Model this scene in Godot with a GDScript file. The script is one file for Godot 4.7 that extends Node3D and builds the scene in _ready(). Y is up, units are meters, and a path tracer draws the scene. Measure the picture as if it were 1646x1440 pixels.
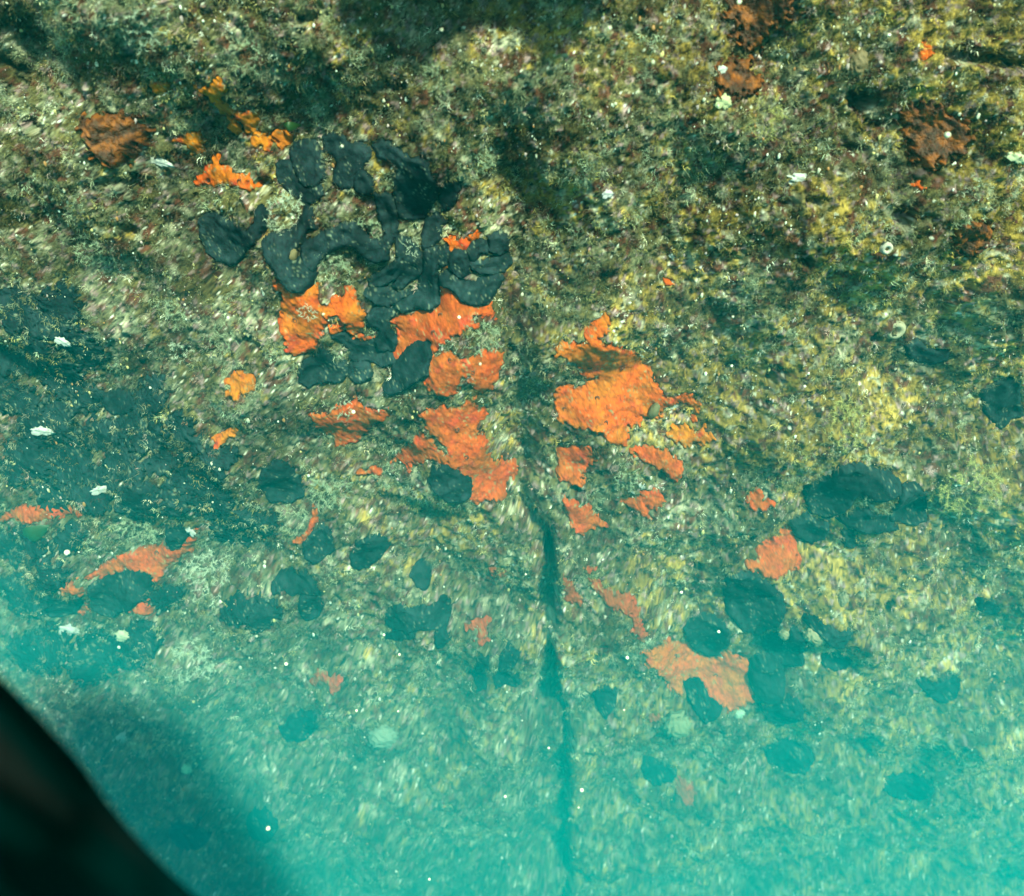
extends Node3D
# An underwater rock wall with a groove, sponges and turf, seen by a camera tilted down at it. z = 0 is the mean wall, z points to open water.

const FOV := 58.0
const EYE := Vector3(0.0, 0.0, 1.386)
const TILT := 30.0
const W_PX := 1646.0
const H_PX := 1440.0

var half := tan(deg_to_rad(FOV * 0.5))
var fwd := Vector3(0, -sin(deg_to_rad(TILT)), -cos(deg_to_rad(TILT)))
var upv := Vector3(0, cos(deg_to_rad(TILT)), -sin(deg_to_rad(TILT)))

var n_big := noise(11, 2.6, 2)
var n_mid := noise(12, 8.5, 3)
var n_med := noise(13, 34.0, 3)
var n_fine := noise(14, 120.0, 2)
var n_edge := noise(15, 60.0, 2)
var n_pat := noise(16, 9.0, 4)
var n_pat2 := noise(17, 22.0, 3)
var n_pat3 := noise(18, 48.0, 2)
var n_grain := noise(19, 210.0, 2)
var n_zone := noise(20, 3.0, 4)
var n_pit := pits(21, 42.0)
var n_crumb := pits(22, 95.0)

# groove: height y, right edge x, width to the left, depth
var gy := PackedFloat32Array()
var gx := PackedFloat32Array()
var gw := PackedFloat32Array()
var gd := PackedFloat32Array()
var gs := PackedFloat32Array()
var ge := PackedFloat32Array()

# dents (holes, hollows under sponges) and a mask of covered ground, 3 mm cells
const CELL := 0.003
const X0 := -2.4
const Y0 := -3.9
const NX := 1600
const NY := 1560
var dent := PackedFloat32Array()
var cover := PackedByteArray()

var taken := {}
var rng := RandomNumberGenerator.new()
var M := {}


func noise(s: int, f: float, oct: int) -> FastNoiseLite:
	var n := FastNoiseLite.new()
	n.seed = s
	n.frequency = f
	n.noise_type = FastNoiseLite.TYPE_SIMPLEX_SMOOTH
	n.fractal_octaves = oct
	n.fractal_gain = 0.55
	return n


func pits(s: int, f: float) -> FastNoiseLite:
	var n := FastNoiseLite.new()
	n.seed = s
	n.frequency = f
	n.noise_type = FastNoiseLite.TYPE_CELLULAR
	n.cellular_return_type = FastNoiseLite.RETURN_DISTANCE
	n.fractal_type = FastNoiseLite.FRACTAL_NONE
	n.domain_warp_enabled = true
	n.domain_warp_amplitude = 0.012
	n.domain_warp_frequency = 60.0
	return n


func ray(px: float, py: float) -> Vector3:
	return fwd + Vector3.RIGHT * ((px - W_PX * 0.5) / (H_PX * 0.5) * half) + upv * ((H_PX * 0.5 - py) / (H_PX * 0.5) * half)


func hit(px: float, py: float, lift := 0.0) -> Vector3:
	# where the line of sight of a traced outline point meets the wall
	var d := ray(px, py)
	var t := (EYE.z - lift) / -d.z
	for i in 10:
		var p := EYE + d * t
		var want := macro(p.x, p.y) + lift
		t += clampf((p.z - want) / -d.z, -0.3, 0.3) * 0.7
	return EYE + d * t


func px_size(p: Vector3) -> float:
	return (p - EYE).dot(fwd) * half / (H_PX * 0.5)


func macro(x: float, y: float) -> float:
	var z := n_big.get_noise_2d(x, y) * 0.09 + n_mid.get_noise_2d(x, y) * 0.018
	# the groove: sharp edge on its right side, sloping on its left
	var k := 0
	while k < gy.size() - 2 and y < gy[k + 1]:
		k += 1
	if gy.size() > 1:
		var f := clampf((gy[k] - y) / maxf(gy[k] - gy[k + 1], 0.001), 0.0, 1.0)
		var e := lerpf(gx[k], gx[k + 1], f) + n_mid.get_noise_2d(3.0, y) * 0.018 + n_med.get_noise_2d(7.0, y) * 0.006
		var w := lerpf(gw[k], gw[k + 1], f)
		var d := lerpf(gd[k], gd[k + 1], f)
		var dx := x - e
		if dx < 0.0:
			var q := clampf((-dx / w - 0.5) / 0.6, 0.0, 1.0)
			z -= d * (1.0 - q * q * (3.0 - 2.0 * q)) * smoothstep(0.0, lerpf(ge[k], ge[k + 1], f), -dx)
			z -= lerpf(gs[k], gs[k + 1], f) * smoothstep(0.0, 0.008, -dx) * (1.0 - smoothstep(0.012, 0.03, -dx))
		else:
			z += 0.01 * exp(-dx * dx / 0.0006) * (1.0 - smoothstep(0.02, 0.08, lerpf(ge[k], ge[k + 1], f)))
	return z + outside(x, y)


func outside(x: float, y: float) -> float:
	# beyond the groove the wall swings back on one side; an unseen bulge is added above to shade the wall below
	var shade_bulge := smoothstep(0.0, 0.14, y + n_mid.get_noise_2d(x, 5.0) * 0.06) * (1.0 - smoothstep(0.13, 0.23, x + n_mid.get_noise_2d(y, 9.0) * 0.03)) * smoothstep(-0.38, -0.1, x + n_mid.get_noise_2d(y, 4.0) * 0.06) * 0.25
	var back := maxf(0.0, -0.55 - x)
	return shade_bulge - 0.3 * back * back


func relief(x: float, y: float) -> float:
	return n_med.get_noise_2d(x, y) * 0.014


func fine(x: float, y: float) -> float:
	# a rough crust: crumbs standing up, ragged pits sunk in
	var a := n_fine.get_noise_2d(x, y)
	var pit := 1.0 - smoothstep(-0.95, -0.62, n_pit.get_noise_2d(x, y))
	var crumb := 1.0 - smoothstep(-1.0, -0.45, n_crumb.get_noise_2d(x, y))
	return a * 0.0045 + absf(n_edge.get_noise_2d(x + 4.0, y)) * 0.005 + crumb * 0.003 - pit * 0.009 * clampf(0.3 + n_pat2.get_noise_2d(x + 2.0, y) * 3.0, 0.0, 1.0) - 0.002


func cell_at(x: float, y: float) -> int:
	var i := int((x - X0) / CELL)
	var j := int((y - Y0) / CELL)
	return -1 if i < 0 or j < 0 or i >= NX or j >= NY else j * NX + i


func dent_at(x: float, y: float) -> float:
	var fx := (x - X0) / CELL - 0.5
	var fy := (y - Y0) / CELL - 0.5
	var i := int(fx)
	var j := int(fy)
	if i < 0 or j < 0 or i >= NX - 1 or j >= NY - 1:
		return 0.0
	fx -= i
	fy -= j
	var c := j * NX + i
	return lerpf(lerpf(dent[c], dent[c + 1], fx), lerpf(dent[c + NX], dent[c + NX + 1], fx), fy)


func wall_z(x: float, y: float) -> float:
	return macro(x, y) + relief(x, y) + fine(x, y) - dent_at(x, y)


# ---------------------------------------------------------------- naming
func numbered(called: String) -> String:
	taken[called] = taken.get(called, -1) + 1
	return called if taken[called] == 0 else "%s_%03d" % [called, taken[called]]


func tag(o: Node, label: String, category: String, group := "") -> void:
	o.set_meta("label", label)
	o.set_meta("category", category)
	if group:
		o.set_meta("group", group)


func thing(called: String, at: Vector3, label: String, category: String, group := "") -> Node3D:
	var o := Node3D.new()
	o.name = numbered(called)
	add_child(o)
	o.position = at
	tag(o, label, category, group)
	return o


func put(called: String, mesh: Mesh, mat: Material, parent: Node3D) -> MeshInstance3D:
	var o := MeshInstance3D.new()
	o.name = called
	o.mesh = mesh
	o.material_override = mat
	parent.add_child(o, true)
	return o


func solid(called: String, mesh: Mesh, mat: Material, at: Vector3, label: String, category: String, group := "") -> MeshInstance3D:
	var o := MeshInstance3D.new()
	o.name = numbered(called)
	o.mesh = mesh
	o.material_override = mat
	add_child(o)
	o.position = at
	tag(o, label, category, group)
	return o


# ---------------------------------------------------------------- materials
func noise_tex(s: int, f: float, size := 512, normal := false) -> NoiseTexture2D:
	var t := NoiseTexture2D.new()
	t.width = size
	t.height = size
	t.seamless = true
	t.noise = noise(s, f, 4)
	t.as_normal_map = normal
	return t


func matte(called: String, rough: float, spec: float, bump := 0.0, bump_tex: Texture2D = null, bump_scale := 6.0) -> StandardMaterial3D:
	var m := StandardMaterial3D.new()
	m.resource_name = called
	m.vertex_color_use_as_albedo = true
	m.roughness = rough
	m.metallic_specular = spec
	if bump > 0.0:
		m.heightmap_enabled = true
		m.heightmap_texture = bump_tex
		m.heightmap_scale = bump
		m.uv1_triplanar = true
		m.uv1_world_triplanar = true
		m.uv1_scale = Vector3.ONE * bump_scale
	return m


func plain(called: String, c: Color, rough: float, spec := 0.4) -> StandardMaterial3D:
	var m := StandardMaterial3D.new()
	m.resource_name = called
	m.albedo_color = c.linear_to_srgb()
	m.roughness = rough
	m.metallic_specular = spec
	return m


# ---------------------------------------------------------------- outlines
func world_outline(flat: Array, lift: float) -> PackedVector2Array:
	var out := PackedVector2Array()
	for i in range(0, flat.size(), 2):
		var p := hit(flat[i], flat[i + 1], lift)
		out.append(Vector2(p.x, p.y))
	return out


func inside_by(o: PackedVector2Array, x: float, y: float) -> float:
	# distance to the outline, positive inside
	var best := 1e9
	var inside := false
	var n := o.size()
	var a := o[n - 1]
	for i in n:
		var b := o[i]
		var ex := b.x - a.x
		var ey := b.y - a.y
		var wx := x - a.x
		var wy := y - a.y
		var t := clampf((wx * ex + wy * ey) / (ex * ex + ey * ey + 1e-12), 0.0, 1.0)
		wx -= ex * t
		wy -= ey * t
		var d := wx * wx + wy * wy
		if d < best:
			best = d
		if (a.y > y) != (b.y > y) and x < ex * (y - a.y) / ey + a.x:
			inside = not inside
		a = b
	return sqrt(best) if inside else -sqrt(best)


# a living sheet or lobe that sits on the wall inside a traced outline; prepared first so that the wall knows what is covered
func sheet(flat: Array, thick_px: float, rough_px: float, dome: bool, layer := 0, mark := 1) -> Dictionary:
	var mid := Vector2.ZERO
	for i in range(0, flat.size(), 2):
		mid += Vector2(flat[i], flat[i + 1])
	mid /= flat.size() * 0.5
	var centre := hit(mid.x, mid.y)
	var px := px_size(centre)
	var thick := thick_px * px
	var o := world_outline(flat, thick * 0.55 + layer * 0.004)
	var lo := o[0]
	var hi := o[0]
	for p in o:
		lo = lo.min(p)
		hi = hi.max(p)
	var pad := 5.0 * px + rough_px * px
	lo -= Vector2.ONE * pad
	hi += Vector2.ONE * pad
	var hx := 2.1 * px
	var hy := 2.7 * px
	var nx := int((hi.x - lo.x) / hx) + 2
	var ny := int((hi.y - lo.y) / hy) + 2
	var d := PackedFloat32Array()
	d.resize(nx * ny)
	var most := 0.0
	for j in ny:
		for i in nx:
			var x := lo.x + i * hx
			var y := lo.y + j * hy
			var s := inside_by(o, x, y)
			if absf(s) < rough_px * px * 3.0:
				s += (n_edge.get_noise_2d(x, y) + 0.6 * n_fine.get_noise_2d(x, y)) * rough_px * px * 1.6
			if dome:
				s += 1.6 * px
			d[j * nx + i] = s
			most = maxf(most, s)
	# mark the ground
	var depth := 0.014
	for j in range(maxi(0, int((lo.y - Y0) / CELL)), mini(NY - 1, int((hi.y - Y0) / CELL)) + 1):
		for i in range(maxi(0, int((lo.x - X0) / CELL)), mini(NX - 1, int((hi.x - X0) / CELL)) + 1):
			var u := clampi(int(((i + 0.5) * CELL + X0 - lo.x) / hx + 0.5), 0, nx - 1)
			var v := clampi(int(((j + 0.5) * CELL + Y0 - lo.y) / hy + 0.5), 0, ny - 1)
			var s := d[v * nx + u]
			if s > 0.0:
				var c := j * NX + i
				cover[c] = mark
				dent[c] = maxf(dent[c], depth * clampf(s / (2.5 * px), 0.0, 1.0))
	return {"d": d, "nx": nx, "ny": ny, "hx": hx, "hy": hy, "lo": lo, "px": px, "thick": thick, "most": most, "dome": dome, "layer": layer, "centre": centre}


func sheet_z(s: Dictionary, x: float, y: float, k: float) -> float:
	var z := macro(x, y)
	var t: float = s.thick
	if s.dome:
		var r := minf(t * 0.95, float(s.most))
		var q := clampf(k / r, 0.0, 1.0)
		z += t * sqrt(maxf(0.0, 1.0 - (1.0 - q) * (1.0 - q))) + s.layer * 0.005
		if t < 0.02:
			z -= t * 0.5 * smoothstep(r * 0.9, r * 2.6, k)
		z += n_mid.get_noise_2d(x * 2.0, y * 2.0) * t * 0.3 * q + n_med.get_noise_2d(x, y) * 0.0012
	else:
		z += relief(x, y) * 0.2 + t * (1.0 - exp(-maxf(k, 0.0) / (t * 0.7))) + (n_edge.get_noise_2d(x, y) * 0.0018 - 0.002 * (1.0 - smoothstep(-1.0, -0.8, n_crumb.get_noise_2d(x * 0.6, y * 0.6))) + n_fine.get_noise_2d(x, y) * 0.0012) * clampf(k / t, 0.0, 1.0) + n_pat2.get_noise_2d(x, y) * 0.002
	if k < 0.0:
		z += k * 2.5
	return z


func sheet_mesh(s: Dictionary, tint: Callable) -> ArrayMesh:
	var nx: int = s.nx
	var ny: int = s.ny
	var d: PackedFloat32Array = s.d
	var lo: Vector2 = s.lo
	var at: Vector3 = s.centre
	var limit: float = -4.0 * s.px
	var slot := PackedInt32Array()
	slot.resize(nx * ny)
	slot.fill(-1)
	var v := PackedVector3Array()
	var c := PackedColorArray()
	var index := PackedInt32Array()
	for j in ny - 1:
		for i in nx - 1:
			var a := j * nx + i
			if maxf(maxf(d[a], d[a + 1]), maxf(d[a + nx], d[a + nx + 1])) < limit:
				continue
			for q in [a, a + 1, a + nx, a + nx + 1]:
				if slot[q] < 0:
					slot[q] = v.size()
					var x: float = lo.x + (q % nx) * s.hx
					var y: float = lo.y + (q / nx) * s.hy
					v.append(Vector3(x, y, sheet_z(s, x, y, d[q])) - at)
					c.append(tint.call(x, y, d[q]))
			index.append_array([slot[a], slot[a + nx], slot[a + 1], slot[a + 1], slot[a + nx], slot[a + nx + 1]])
	return smooth_mesh(v, c, index)


func smooth_mesh(v: PackedVector3Array, c: PackedColorArray, index: PackedInt32Array) -> ArrayMesh:
	var nrm := PackedVector3Array()
	nrm.resize(v.size())
	for i in range(0, index.size(), 3):
		var a := index[i]
		var b := index[i + 1]
		var e := index[i + 2]
		var f := (v[e] - v[a]).cross(v[b] - v[a])
		nrm[a] += f
		nrm[b] += f
		nrm[e] += f
	for i in nrm.size():
		nrm[i] = nrm[i].normalized()
	var arrays := []
	arrays.resize(Mesh.ARRAY_MAX)
	arrays[Mesh.ARRAY_VERTEX] = v
	arrays[Mesh.ARRAY_NORMAL] = nrm
	if c.size():
		arrays[Mesh.ARRAY_COLOR] = c
	arrays[Mesh.ARRAY_INDEX] = index
	var m := ArrayMesh.new()
	m.add_surface_from_arrays(Mesh.PRIMITIVE_TRIANGLES, arrays)
	return m


func flat_mesh(v: PackedVector3Array, c := PackedColorArray()) -> ArrayMesh:
	var arrays := []
	arrays.resize(Mesh.ARRAY_MAX)
	arrays[Mesh.ARRAY_VERTEX] = v
	if c.size():
		arrays[Mesh.ARRAY_COLOR] = c
	var m := ArrayMesh.new()
	m.add_surface_from_arrays(Mesh.PRIMITIVE_TRIANGLES, arrays)
	return m


# ---------------------------------------------------------------- small shapes
func ribbon(v: PackedVector3Array, a: Vector3, dir: Vector3, length: float, width: float, bend: Vector3, seg: int) -> Vector3:
	var side := dir.cross(Vector3(rng.randf() - 0.5, rng.randf() - 0.5, rng.randf() - 0.5)).normalized() * width * 0.5
	var p := a
	var d := dir
	for k in seg:
		var q := p + d * (length / seg)
		var w0 := side * (1.0 - 0.8 * float(k) / seg)
		var w1 := side * (1.0 - 0.8 * float(k + 1) / seg)
		v.append_array([p - w0, q - w1, p + w0, p + w0, q - w1, q + w1])
		d = (d + bend / seg).normalized()
		p = q
	return p


func turf_tuft(strands: int, length: float, width: float, spread: float, lean: float) -> ArrayMesh:
	var v := PackedVector3Array()
	for i in strands:
		var a := rng.randf() * TAU
		var r := sqrt(rng.randf()) * spread
		var out := rng.randf_range(0.15, 1.0) * lean
		var dir := Vector3(cos(a) * out, sin(a) * out, 1.0).normalized()
		var bend := Vector3(rng.randfn(0.0, 1.5), rng.randfn(0.0, 1.5), rng.randfn(-0.3, 0.8))
		ribbon(v, Vector3(cos(a) * r, sin(a) * r, -0.002), dir, length * rng.randf_range(0.5, 1.2), width * rng.randf_range(0.7, 1.4), bend, 3)
	return flat_mesh(v)


func feather() -> ArrayMesh:
	# one wispy branch of a coralline or hydroid tuft, a metre long before scaling
	var v := PackedVector3Array()
	var p := Vector3.ZERO
	var d := Vector3(0, 0, 1)
	var bend := Vector3(rng.randfn(0, 0.16), rng.randfn(0, 0.16), -0.05)
	for k in 9:
		var q := p + d * 0.11
		var s := Vector3(0.011, 0, 0).rotated(Vector3.BACK, rng.randf() * TAU)
		v.append_array([p - s, q - s, p + s, p + s, q - s, q + s])
		for e in 5:
			var a := rng.randf() * TAU
			var dir := (Vector3(cos(a), sin(a), rng.randf_range(0.1, 1.0))).normalized()
			ribbon(v, p.lerp(q, rng.randf()), dir, rng.randf_range(0.12, 0.42), 0.024, Vector3(rng.randfn(0, 0.8), rng.randfn(0, 0.8), rng.randfn(0.3, 0.6)), 3)
		d = (d + bend).normalized()
		p = q
	return flat_mesh(v)


func blob(rings: int, sectors: int, bump: float, freq: float, s: int) -> ArrayMesh:
	# a rounded uneven body of radius one
	var n := noise(s, freq, 3)
	var v := PackedVector3Array()
	var index := PackedInt32Array()
	for j in rings + 1:
		var a := PI * j / rings
		for i in sectors:
			var b := TAU * i / sectors
			var p := Vector3(sin(a) * cos(b), cos(a), sin(a) * sin(b))
			v.append(p * (1.0 + bump * n.get_noise_3dv(p)))
	for j in rings:
		for i in sectors:
			var a := j * sectors + i
			var b := j * sectors + (i + 1) % sectors
			index.append_array([a, b, a + sectors, b, b + sectors, a + sectors])
	return smooth_mesh(v, PackedColorArray(), index)


func disc_ring(radius: float, hole: float, height: float) -> ArrayMesh:
	# a raised ring with a sunken middle: a pore of a sponge, or a coiled shell seen from above
	var prof := [[radius * 1.25, -height * 0.8], [radius, height * 0.35], [(radius + hole) * 0.5, height * 0.6], [hole, height * 0.25], [hole * 0.75, -height * 0.9], [0.0, -height * 1.2]]
	var v := PackedVector3Array()
	var index := PackedInt32Array()
	var n := 12
	for r in prof:
		for i in n:
			var a := TAU * i / n
			var k := 1.0 + 0.12 * sin(a * 2.0 + radius * 900.0)
			v.append(Vector3(cos(a) * r[0] * k, sin(a) * r[0], r[1]))
	for j in prof.size() - 1:
		for i in n:
			var a := j * n + i
			var b := j * n + (i + 1) % n
			index.append_array([a, a + n, b, b, a + n, b + n])
	return smooth_mesh(v, PackedColorArray(), index)


func mixed(a: Color, b: Color, t: float) -> Color:
	return a.lerp(b, clampf(t, 0.0, 1.0))


# ---------------------------------------------------------------- the scene
func _ready() -> void:
	rng.seed = 77
	set_view_and_light()
	dent.resize(NX * NY)
	cover.resize(NX * NY)
	lay_groove()
	make_materials()
	var oranges := prepare(ORANGE, 3.8, 4.2, false)
	var darks := prepare(DARK, 15.0, 1.2, true)
	var masses := prepare(MASS, 6.0, 9.0, true, 2)
	var browns := prepare(BROWN, 12.0, 8.0, true)
	dig_holes()
	build_wall()
	build_black_shape()
	build_oranges(oranges)
	build_darks(darks, masses)
	build_browns(browns)
	build_stones()
	build_tufts()
	build_green_blades()
	build_particles()
	build_turf()


func set_view_and_light() -> void:
	var cam := Camera3D.new()
	cam.name = "camera"
	add_child(cam)
	cam.position = EYE
	cam.rotation_degrees = Vector3(-TILT, 0, 0)
	cam.fov = FOV
	cam.near = 0.02
	cam.far = 60.0
	var lens := CameraAttributesPhysical.new()
	lens.frustum_focal_length = 24.0
	lens.exposure_aperture = 24.0 / 1000.0 / 0.012
	lens.frustum_focus_distance = 1.55
	cam.attributes = lens
	cam.fov = FOV
	cam.current = true

	var env := Environment.new()
	var sky_mat := ProceduralSkyMaterial.new()
	sky_mat.sky_top_color = Color(0.74, 0.90, 0.84)
	sky_mat.sky_horizon_color = Color(0.38, 0.68, 0.66)
	sky_mat.sky_curve = 0.25
	sky_mat.ground_horizon_color = Color(0.12, 0.42, 0.42)
	sky_mat.ground_bottom_color = Color(0.06, 0.30, 0.32)
	sky_mat.sky_energy_multiplier = 1.0
	var sky := Sky.new()
	sky.sky_material = sky_mat
	env.background_mode = Environment.BG_SKY
	env.sky = sky
	env.background_energy_multiplier = 1.0
	env.tonemap_mode = Environment.TONE_MAPPER_LINEAR
	env.tonemap_exposure = 2.45
	env.sdfgi_enabled = true
	env.ssao_enabled = true
	env.ssil_enabled = true
	env.fog_enabled = true
	env.fog_density = 0.01
	env.fog_light_color = Color(0.02, 0.95, 0.96)
	env.volumetric_fog_enabled = true
	env.volumetric_fog_density = 0.0
	var we := WorldEnvironment.new()
	we.name = "water_light"
	we.environment = env
	add_child(we)

	var sun := DirectionalLight3D.new()
	sun.name = "sun"
	add_child(sun)
	sun.look_at_from_position(Vector3.ZERO, Vector3(-0.4, -1.0, -0.85), Vector3.UP)
	sun.light_color = Color(0.92, 1.0, 0.82)
	sun.light_energy = 1.6
	sun.light_angular_distance = 4.0
	sun.shadow_enabled = true

	# the water grows murkier with depth
	for layer in [[-0.38, 0.06], [-0.8, 0.10], [-1.2, 0.24]]:
		var deep := FogVolume.new()
		deep.name = numbered("murky_water")
		deep.size = Vector3(8.0, 4.2, 5.0)
		add_child(deep)
		deep.position = Vector3(0.0, layer[0] - 2.1, 0.9)
		var fm := FogMaterial.new()
		fm.density = layer[1]
		fm.albedo = Color(0.0, 0.94, 0.99)
		deep.material = fm
		deep.set_meta("kind", "structure")


func lay_groove() -> void:
	for g in GROOVE:
		var a := plane_hit(g[1], g[0])
		gy.append(a.y)
		gx.append(a.x)
		gw.append(g[2] * px_size(a))
		gd.append(g[3])
		gs.append(g[4])
		ge.append(g[5])


func plane_hit(px: float, py: float) -> Vector3:
	var d := ray(px, py)
	return EYE + d * (EYE.z / -d.z)


func make_materials() -> void:
	var bump := noise_tex(31, 0.03)
	var bump2 := noise_tex(32, 0.06)
	M.wall = matte("turf covered rock", 0.85, 0.25, 0.35, bump2, 14.0)
	M.orange = matte("orange sponge", 0.6, 0.3, 0.25, bump2, 16.0)
	M.dark = matte("slate sponge", 0.8, 0.2, 0.12, bump, 14.0)
	M.brown = matte("rust sponge", 0.6, 0.35, 0.25, bump, 12.0)
	M.turf = matte("turf strands", 0.8, 0.2)
	M.turf.backlight_enabled = true
	M.turf.backlight = Color(0.25, 0.25, 0.2)
	M.grit = matte("shell grit", 0.5, 0.4)
	M.pore = plain("pore", Color(0.09, 0.025, 0.012), 0.7)
	M.tuft = [plain("pale tuft", Color(0.40, 0.45, 0.36), 0.8, 0.2), plain("green grey tuft", Color(0.27, 0.32, 0.22), 0.8, 0.2), plain("yellow tuft", Color(0.34, 0.32, 0.12), 0.8, 0.2)]
	M.black = matte("unknown black shape", 1.0, 0.0, 0.3, bump, 10.0)
	M.speck = plain("drifting speck", Color(0.75, 0.7, 0.55), 0.6)
	M.blade = plain("green blade", Color(0.010, 0.034, 0.007), 0.5)


func prepare(list: Array, thick: float, rough: float, dome: bool, mark := 1) -> Array:
	var out := []
	for e in list:
		var t: float = e.t if e.has("t") else thick
		out.append(sheet(e.o, t, rough, dome, e.get("y", 0), mark))
	return out


func dig_holes() -> void:
	for h in HOLES:
		var p := hit(h[0], h[1])
		var px := px_size(p)
		var rx: float = h[2] * px
		var ry: float = h[3] * px * 1.25
		var reach := maxf(rx, ry) * 1.5
		for j in range(int((p.y - reach - Y0) / CELL), int((p.y + reach - Y0) / CELL) + 1):
			for i in range(int((p.x - reach - X0) / CELL), int((p.x + reach - X0) / CELL) + 1):
				if i < 0 or j < 0 or i >= NX or j >= NY:
					continue
				var dx := (i + 0.5) * CELL + X0 - p.x
				var dy := (j + 0.5) * CELL + Y0 - p.y
				var c := cos(h[4])
				var s := -sin(h[4])
				var u := (dx * c + dy * s) / rx
				var v := (-dx * s + dy * c) / ry
				var q := u * u + v * v + 0.5 * n_edge.get_noise_2d(dx * 1.3 + p.x, dy * 1.3 + p.y)
				if q < 1.0:
					dent[j * NX + i] = maxf(dent[j * NX + i], h[5] * px * 2.2 * sqrt(1.0 - q))
					cover[j * NX + i] = 1


# what grows on the bare rock: patches of different crusts and turf, each with ragged outlines
func ground_color(x: float, y: float) -> Color:
	var a := n_pat.get_noise_2d(x, y)
	var b := n_pat2.get_noise_2d(x + 5.0, y)
	var e := n_pat3.get_noise_2d(x, y + 3.0)
	var g := n_grain.get_noise_2d(x, y)
	var f := n_fine.get_noise_2d(x + 8.0, y)
	var c := mixed(Color(0.15, 0.125, 0.05), Color(0.23, 0.25, 0.17), 0.5 + a * 1.5 + b * 0.5)
	# golden tint, stronger towards the right with ragged edges, and cream crusts
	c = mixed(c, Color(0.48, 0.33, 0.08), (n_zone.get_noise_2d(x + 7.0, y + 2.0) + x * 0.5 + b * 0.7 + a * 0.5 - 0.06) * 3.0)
	c = mixed(c, Color(0.46, 0.43, 0.32), (n_pat2.get_noise_2d(x + 19.0, y - 2.0) + e * 0.6 + a * 0.4 - 0.26) * 6.0)
	# maroon and pink-brown crusts
	c = mixed(c, Color(0.13, 0.05, 0.032), (n_pat2.get_noise_2d(x - 9.0, y) + e * 0.5 - 0.18) * 7.0)
	c = mixed(c, Color(0.36, 0.24, 0.25), (n_pat3.get_noise_2d(x - 3.0, y - 6.0) + b * 0.5 + f * 0.4 - 0.38) * 8.0)
	c = mixed(c, Color(0.02, 0.024, 0.02), (n_pat3.get_noise_2d(x + 13.0, y + 1.0) + f * 0.5 - 0.40) * 8.0)  # near-black spots painted at random to look like dark, shaded holes
	# white flecks
	c = mixed(c, Color(0.68, 0.68, 0.60), (f + g * 0.6 + e * 0.3 - 0.74) * 6.0)
	var k := (1.0 + g * 0.9 + e * 0.4 + f * 0.5) * (1.0 + 0.6 * n_pat.get_noise_2d(x - 17.0, y + 4.0)) * (1.0 + 0.9 * n_zone.get_noise_2d(x * 1.6 + 31.0, y * 1.6)) * 0.5
	return Color(c.r * k, c.g * k, c.b * k).clamp(Color(0.005, 0.005, 0.005), Color(0.75, 0.75, 0.75))


func build_wall() -> void:
	var rows := 780
	var cols := 780
	var v := PackedVector3Array()
	var c := PackedColorArray()
	v.resize(rows * cols)
	c.resize(rows * cols)
	for j in rows:
		var y := -EYE.z * tan(deg_to_rad(lerpf(-26.0, 68.5, float(j) / (rows - 1))))
		var hw := (-y * 0.5 + EYE.z * 0.866) * half * 1.143 * 1.4 + 0.1
		for i in cols:
			var x := (float(i) / (cols - 1) * 2.0 - 1.0) * hw
			v[j * cols + i] = Vector3(x, y, wall_z(x, y))
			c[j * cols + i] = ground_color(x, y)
	var index := PackedInt32Array()
	index.resize((rows - 1) * (cols - 1) * 6)
	var at := 0
	for j in rows - 1:
		for i in cols - 1:
			var a := j * cols + i
			index[at] = a
			index[at + 1] = a + 1
			index[at + 2] = a + cols
			index[at + 3] = a + 1
			index[at + 4] = a + cols + 1
			index[at + 5] = a + cols
			at += 6
	var o := MeshInstance3D.new()
	o.name = "rock_terrain"
	o.mesh = smooth_mesh(v, c, index)
	o.material_override = M.wall
	add_child(o)
	o.set_meta("kind", "structure")
	o.set_meta("label", "turf covered rock wall with a vertical groove")


func build_black_shape() -> void:
	# a black stand-in for something unknown, modelled as a spur close to the eye, between it and the left part of the wall, which it shades
	var n := noise(41, 3.0, 4)
	var v := PackedVector3Array()
	var index := PackedInt32Array()
	var c := PackedColorArray()
	var rings := 90
	var sect := 56
	var foot := Vector3(-0.2, -3.4, 1.12)
	for j in rings:
		var t := float(j) / (rings - 1)
		var y := lerpf(-0.19, -3.4, t)
		var r := 0.24 * sqrt(clampf((-0.19 - y) / 0.1, 0.0, 1.0))
		var flank := -0.238 + clampf(-0.295 - y, -2.0, 0.6) * 0.28
		for i in sect:
			var a := TAU * i / sect
			var p := Vector3(minf(flank, -0.06) - 0.22 + cos(a) * r * 0.92, y, 1.12 + sin(a) * r * 0.35)
			v.append(p + Vector3(cos(a), 0.2, sin(a)) * n.get_noise_3dv(p) * 0.012 - foot)
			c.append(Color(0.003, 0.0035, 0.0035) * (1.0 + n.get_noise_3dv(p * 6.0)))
	for j in rings - 1:
		for i in sect:
			var a := j * sect + i
			var b := j * sect + (i + 1) % sect
			index.append_array([a, b, a + sect, b, b + sect, a + sect])
	solid("unknown_black_shape", smooth_mesh(v, c, index), M.black, foot, "smooth black shape of unknown kind standing in front of the wall, blurred", "rock")


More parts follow.
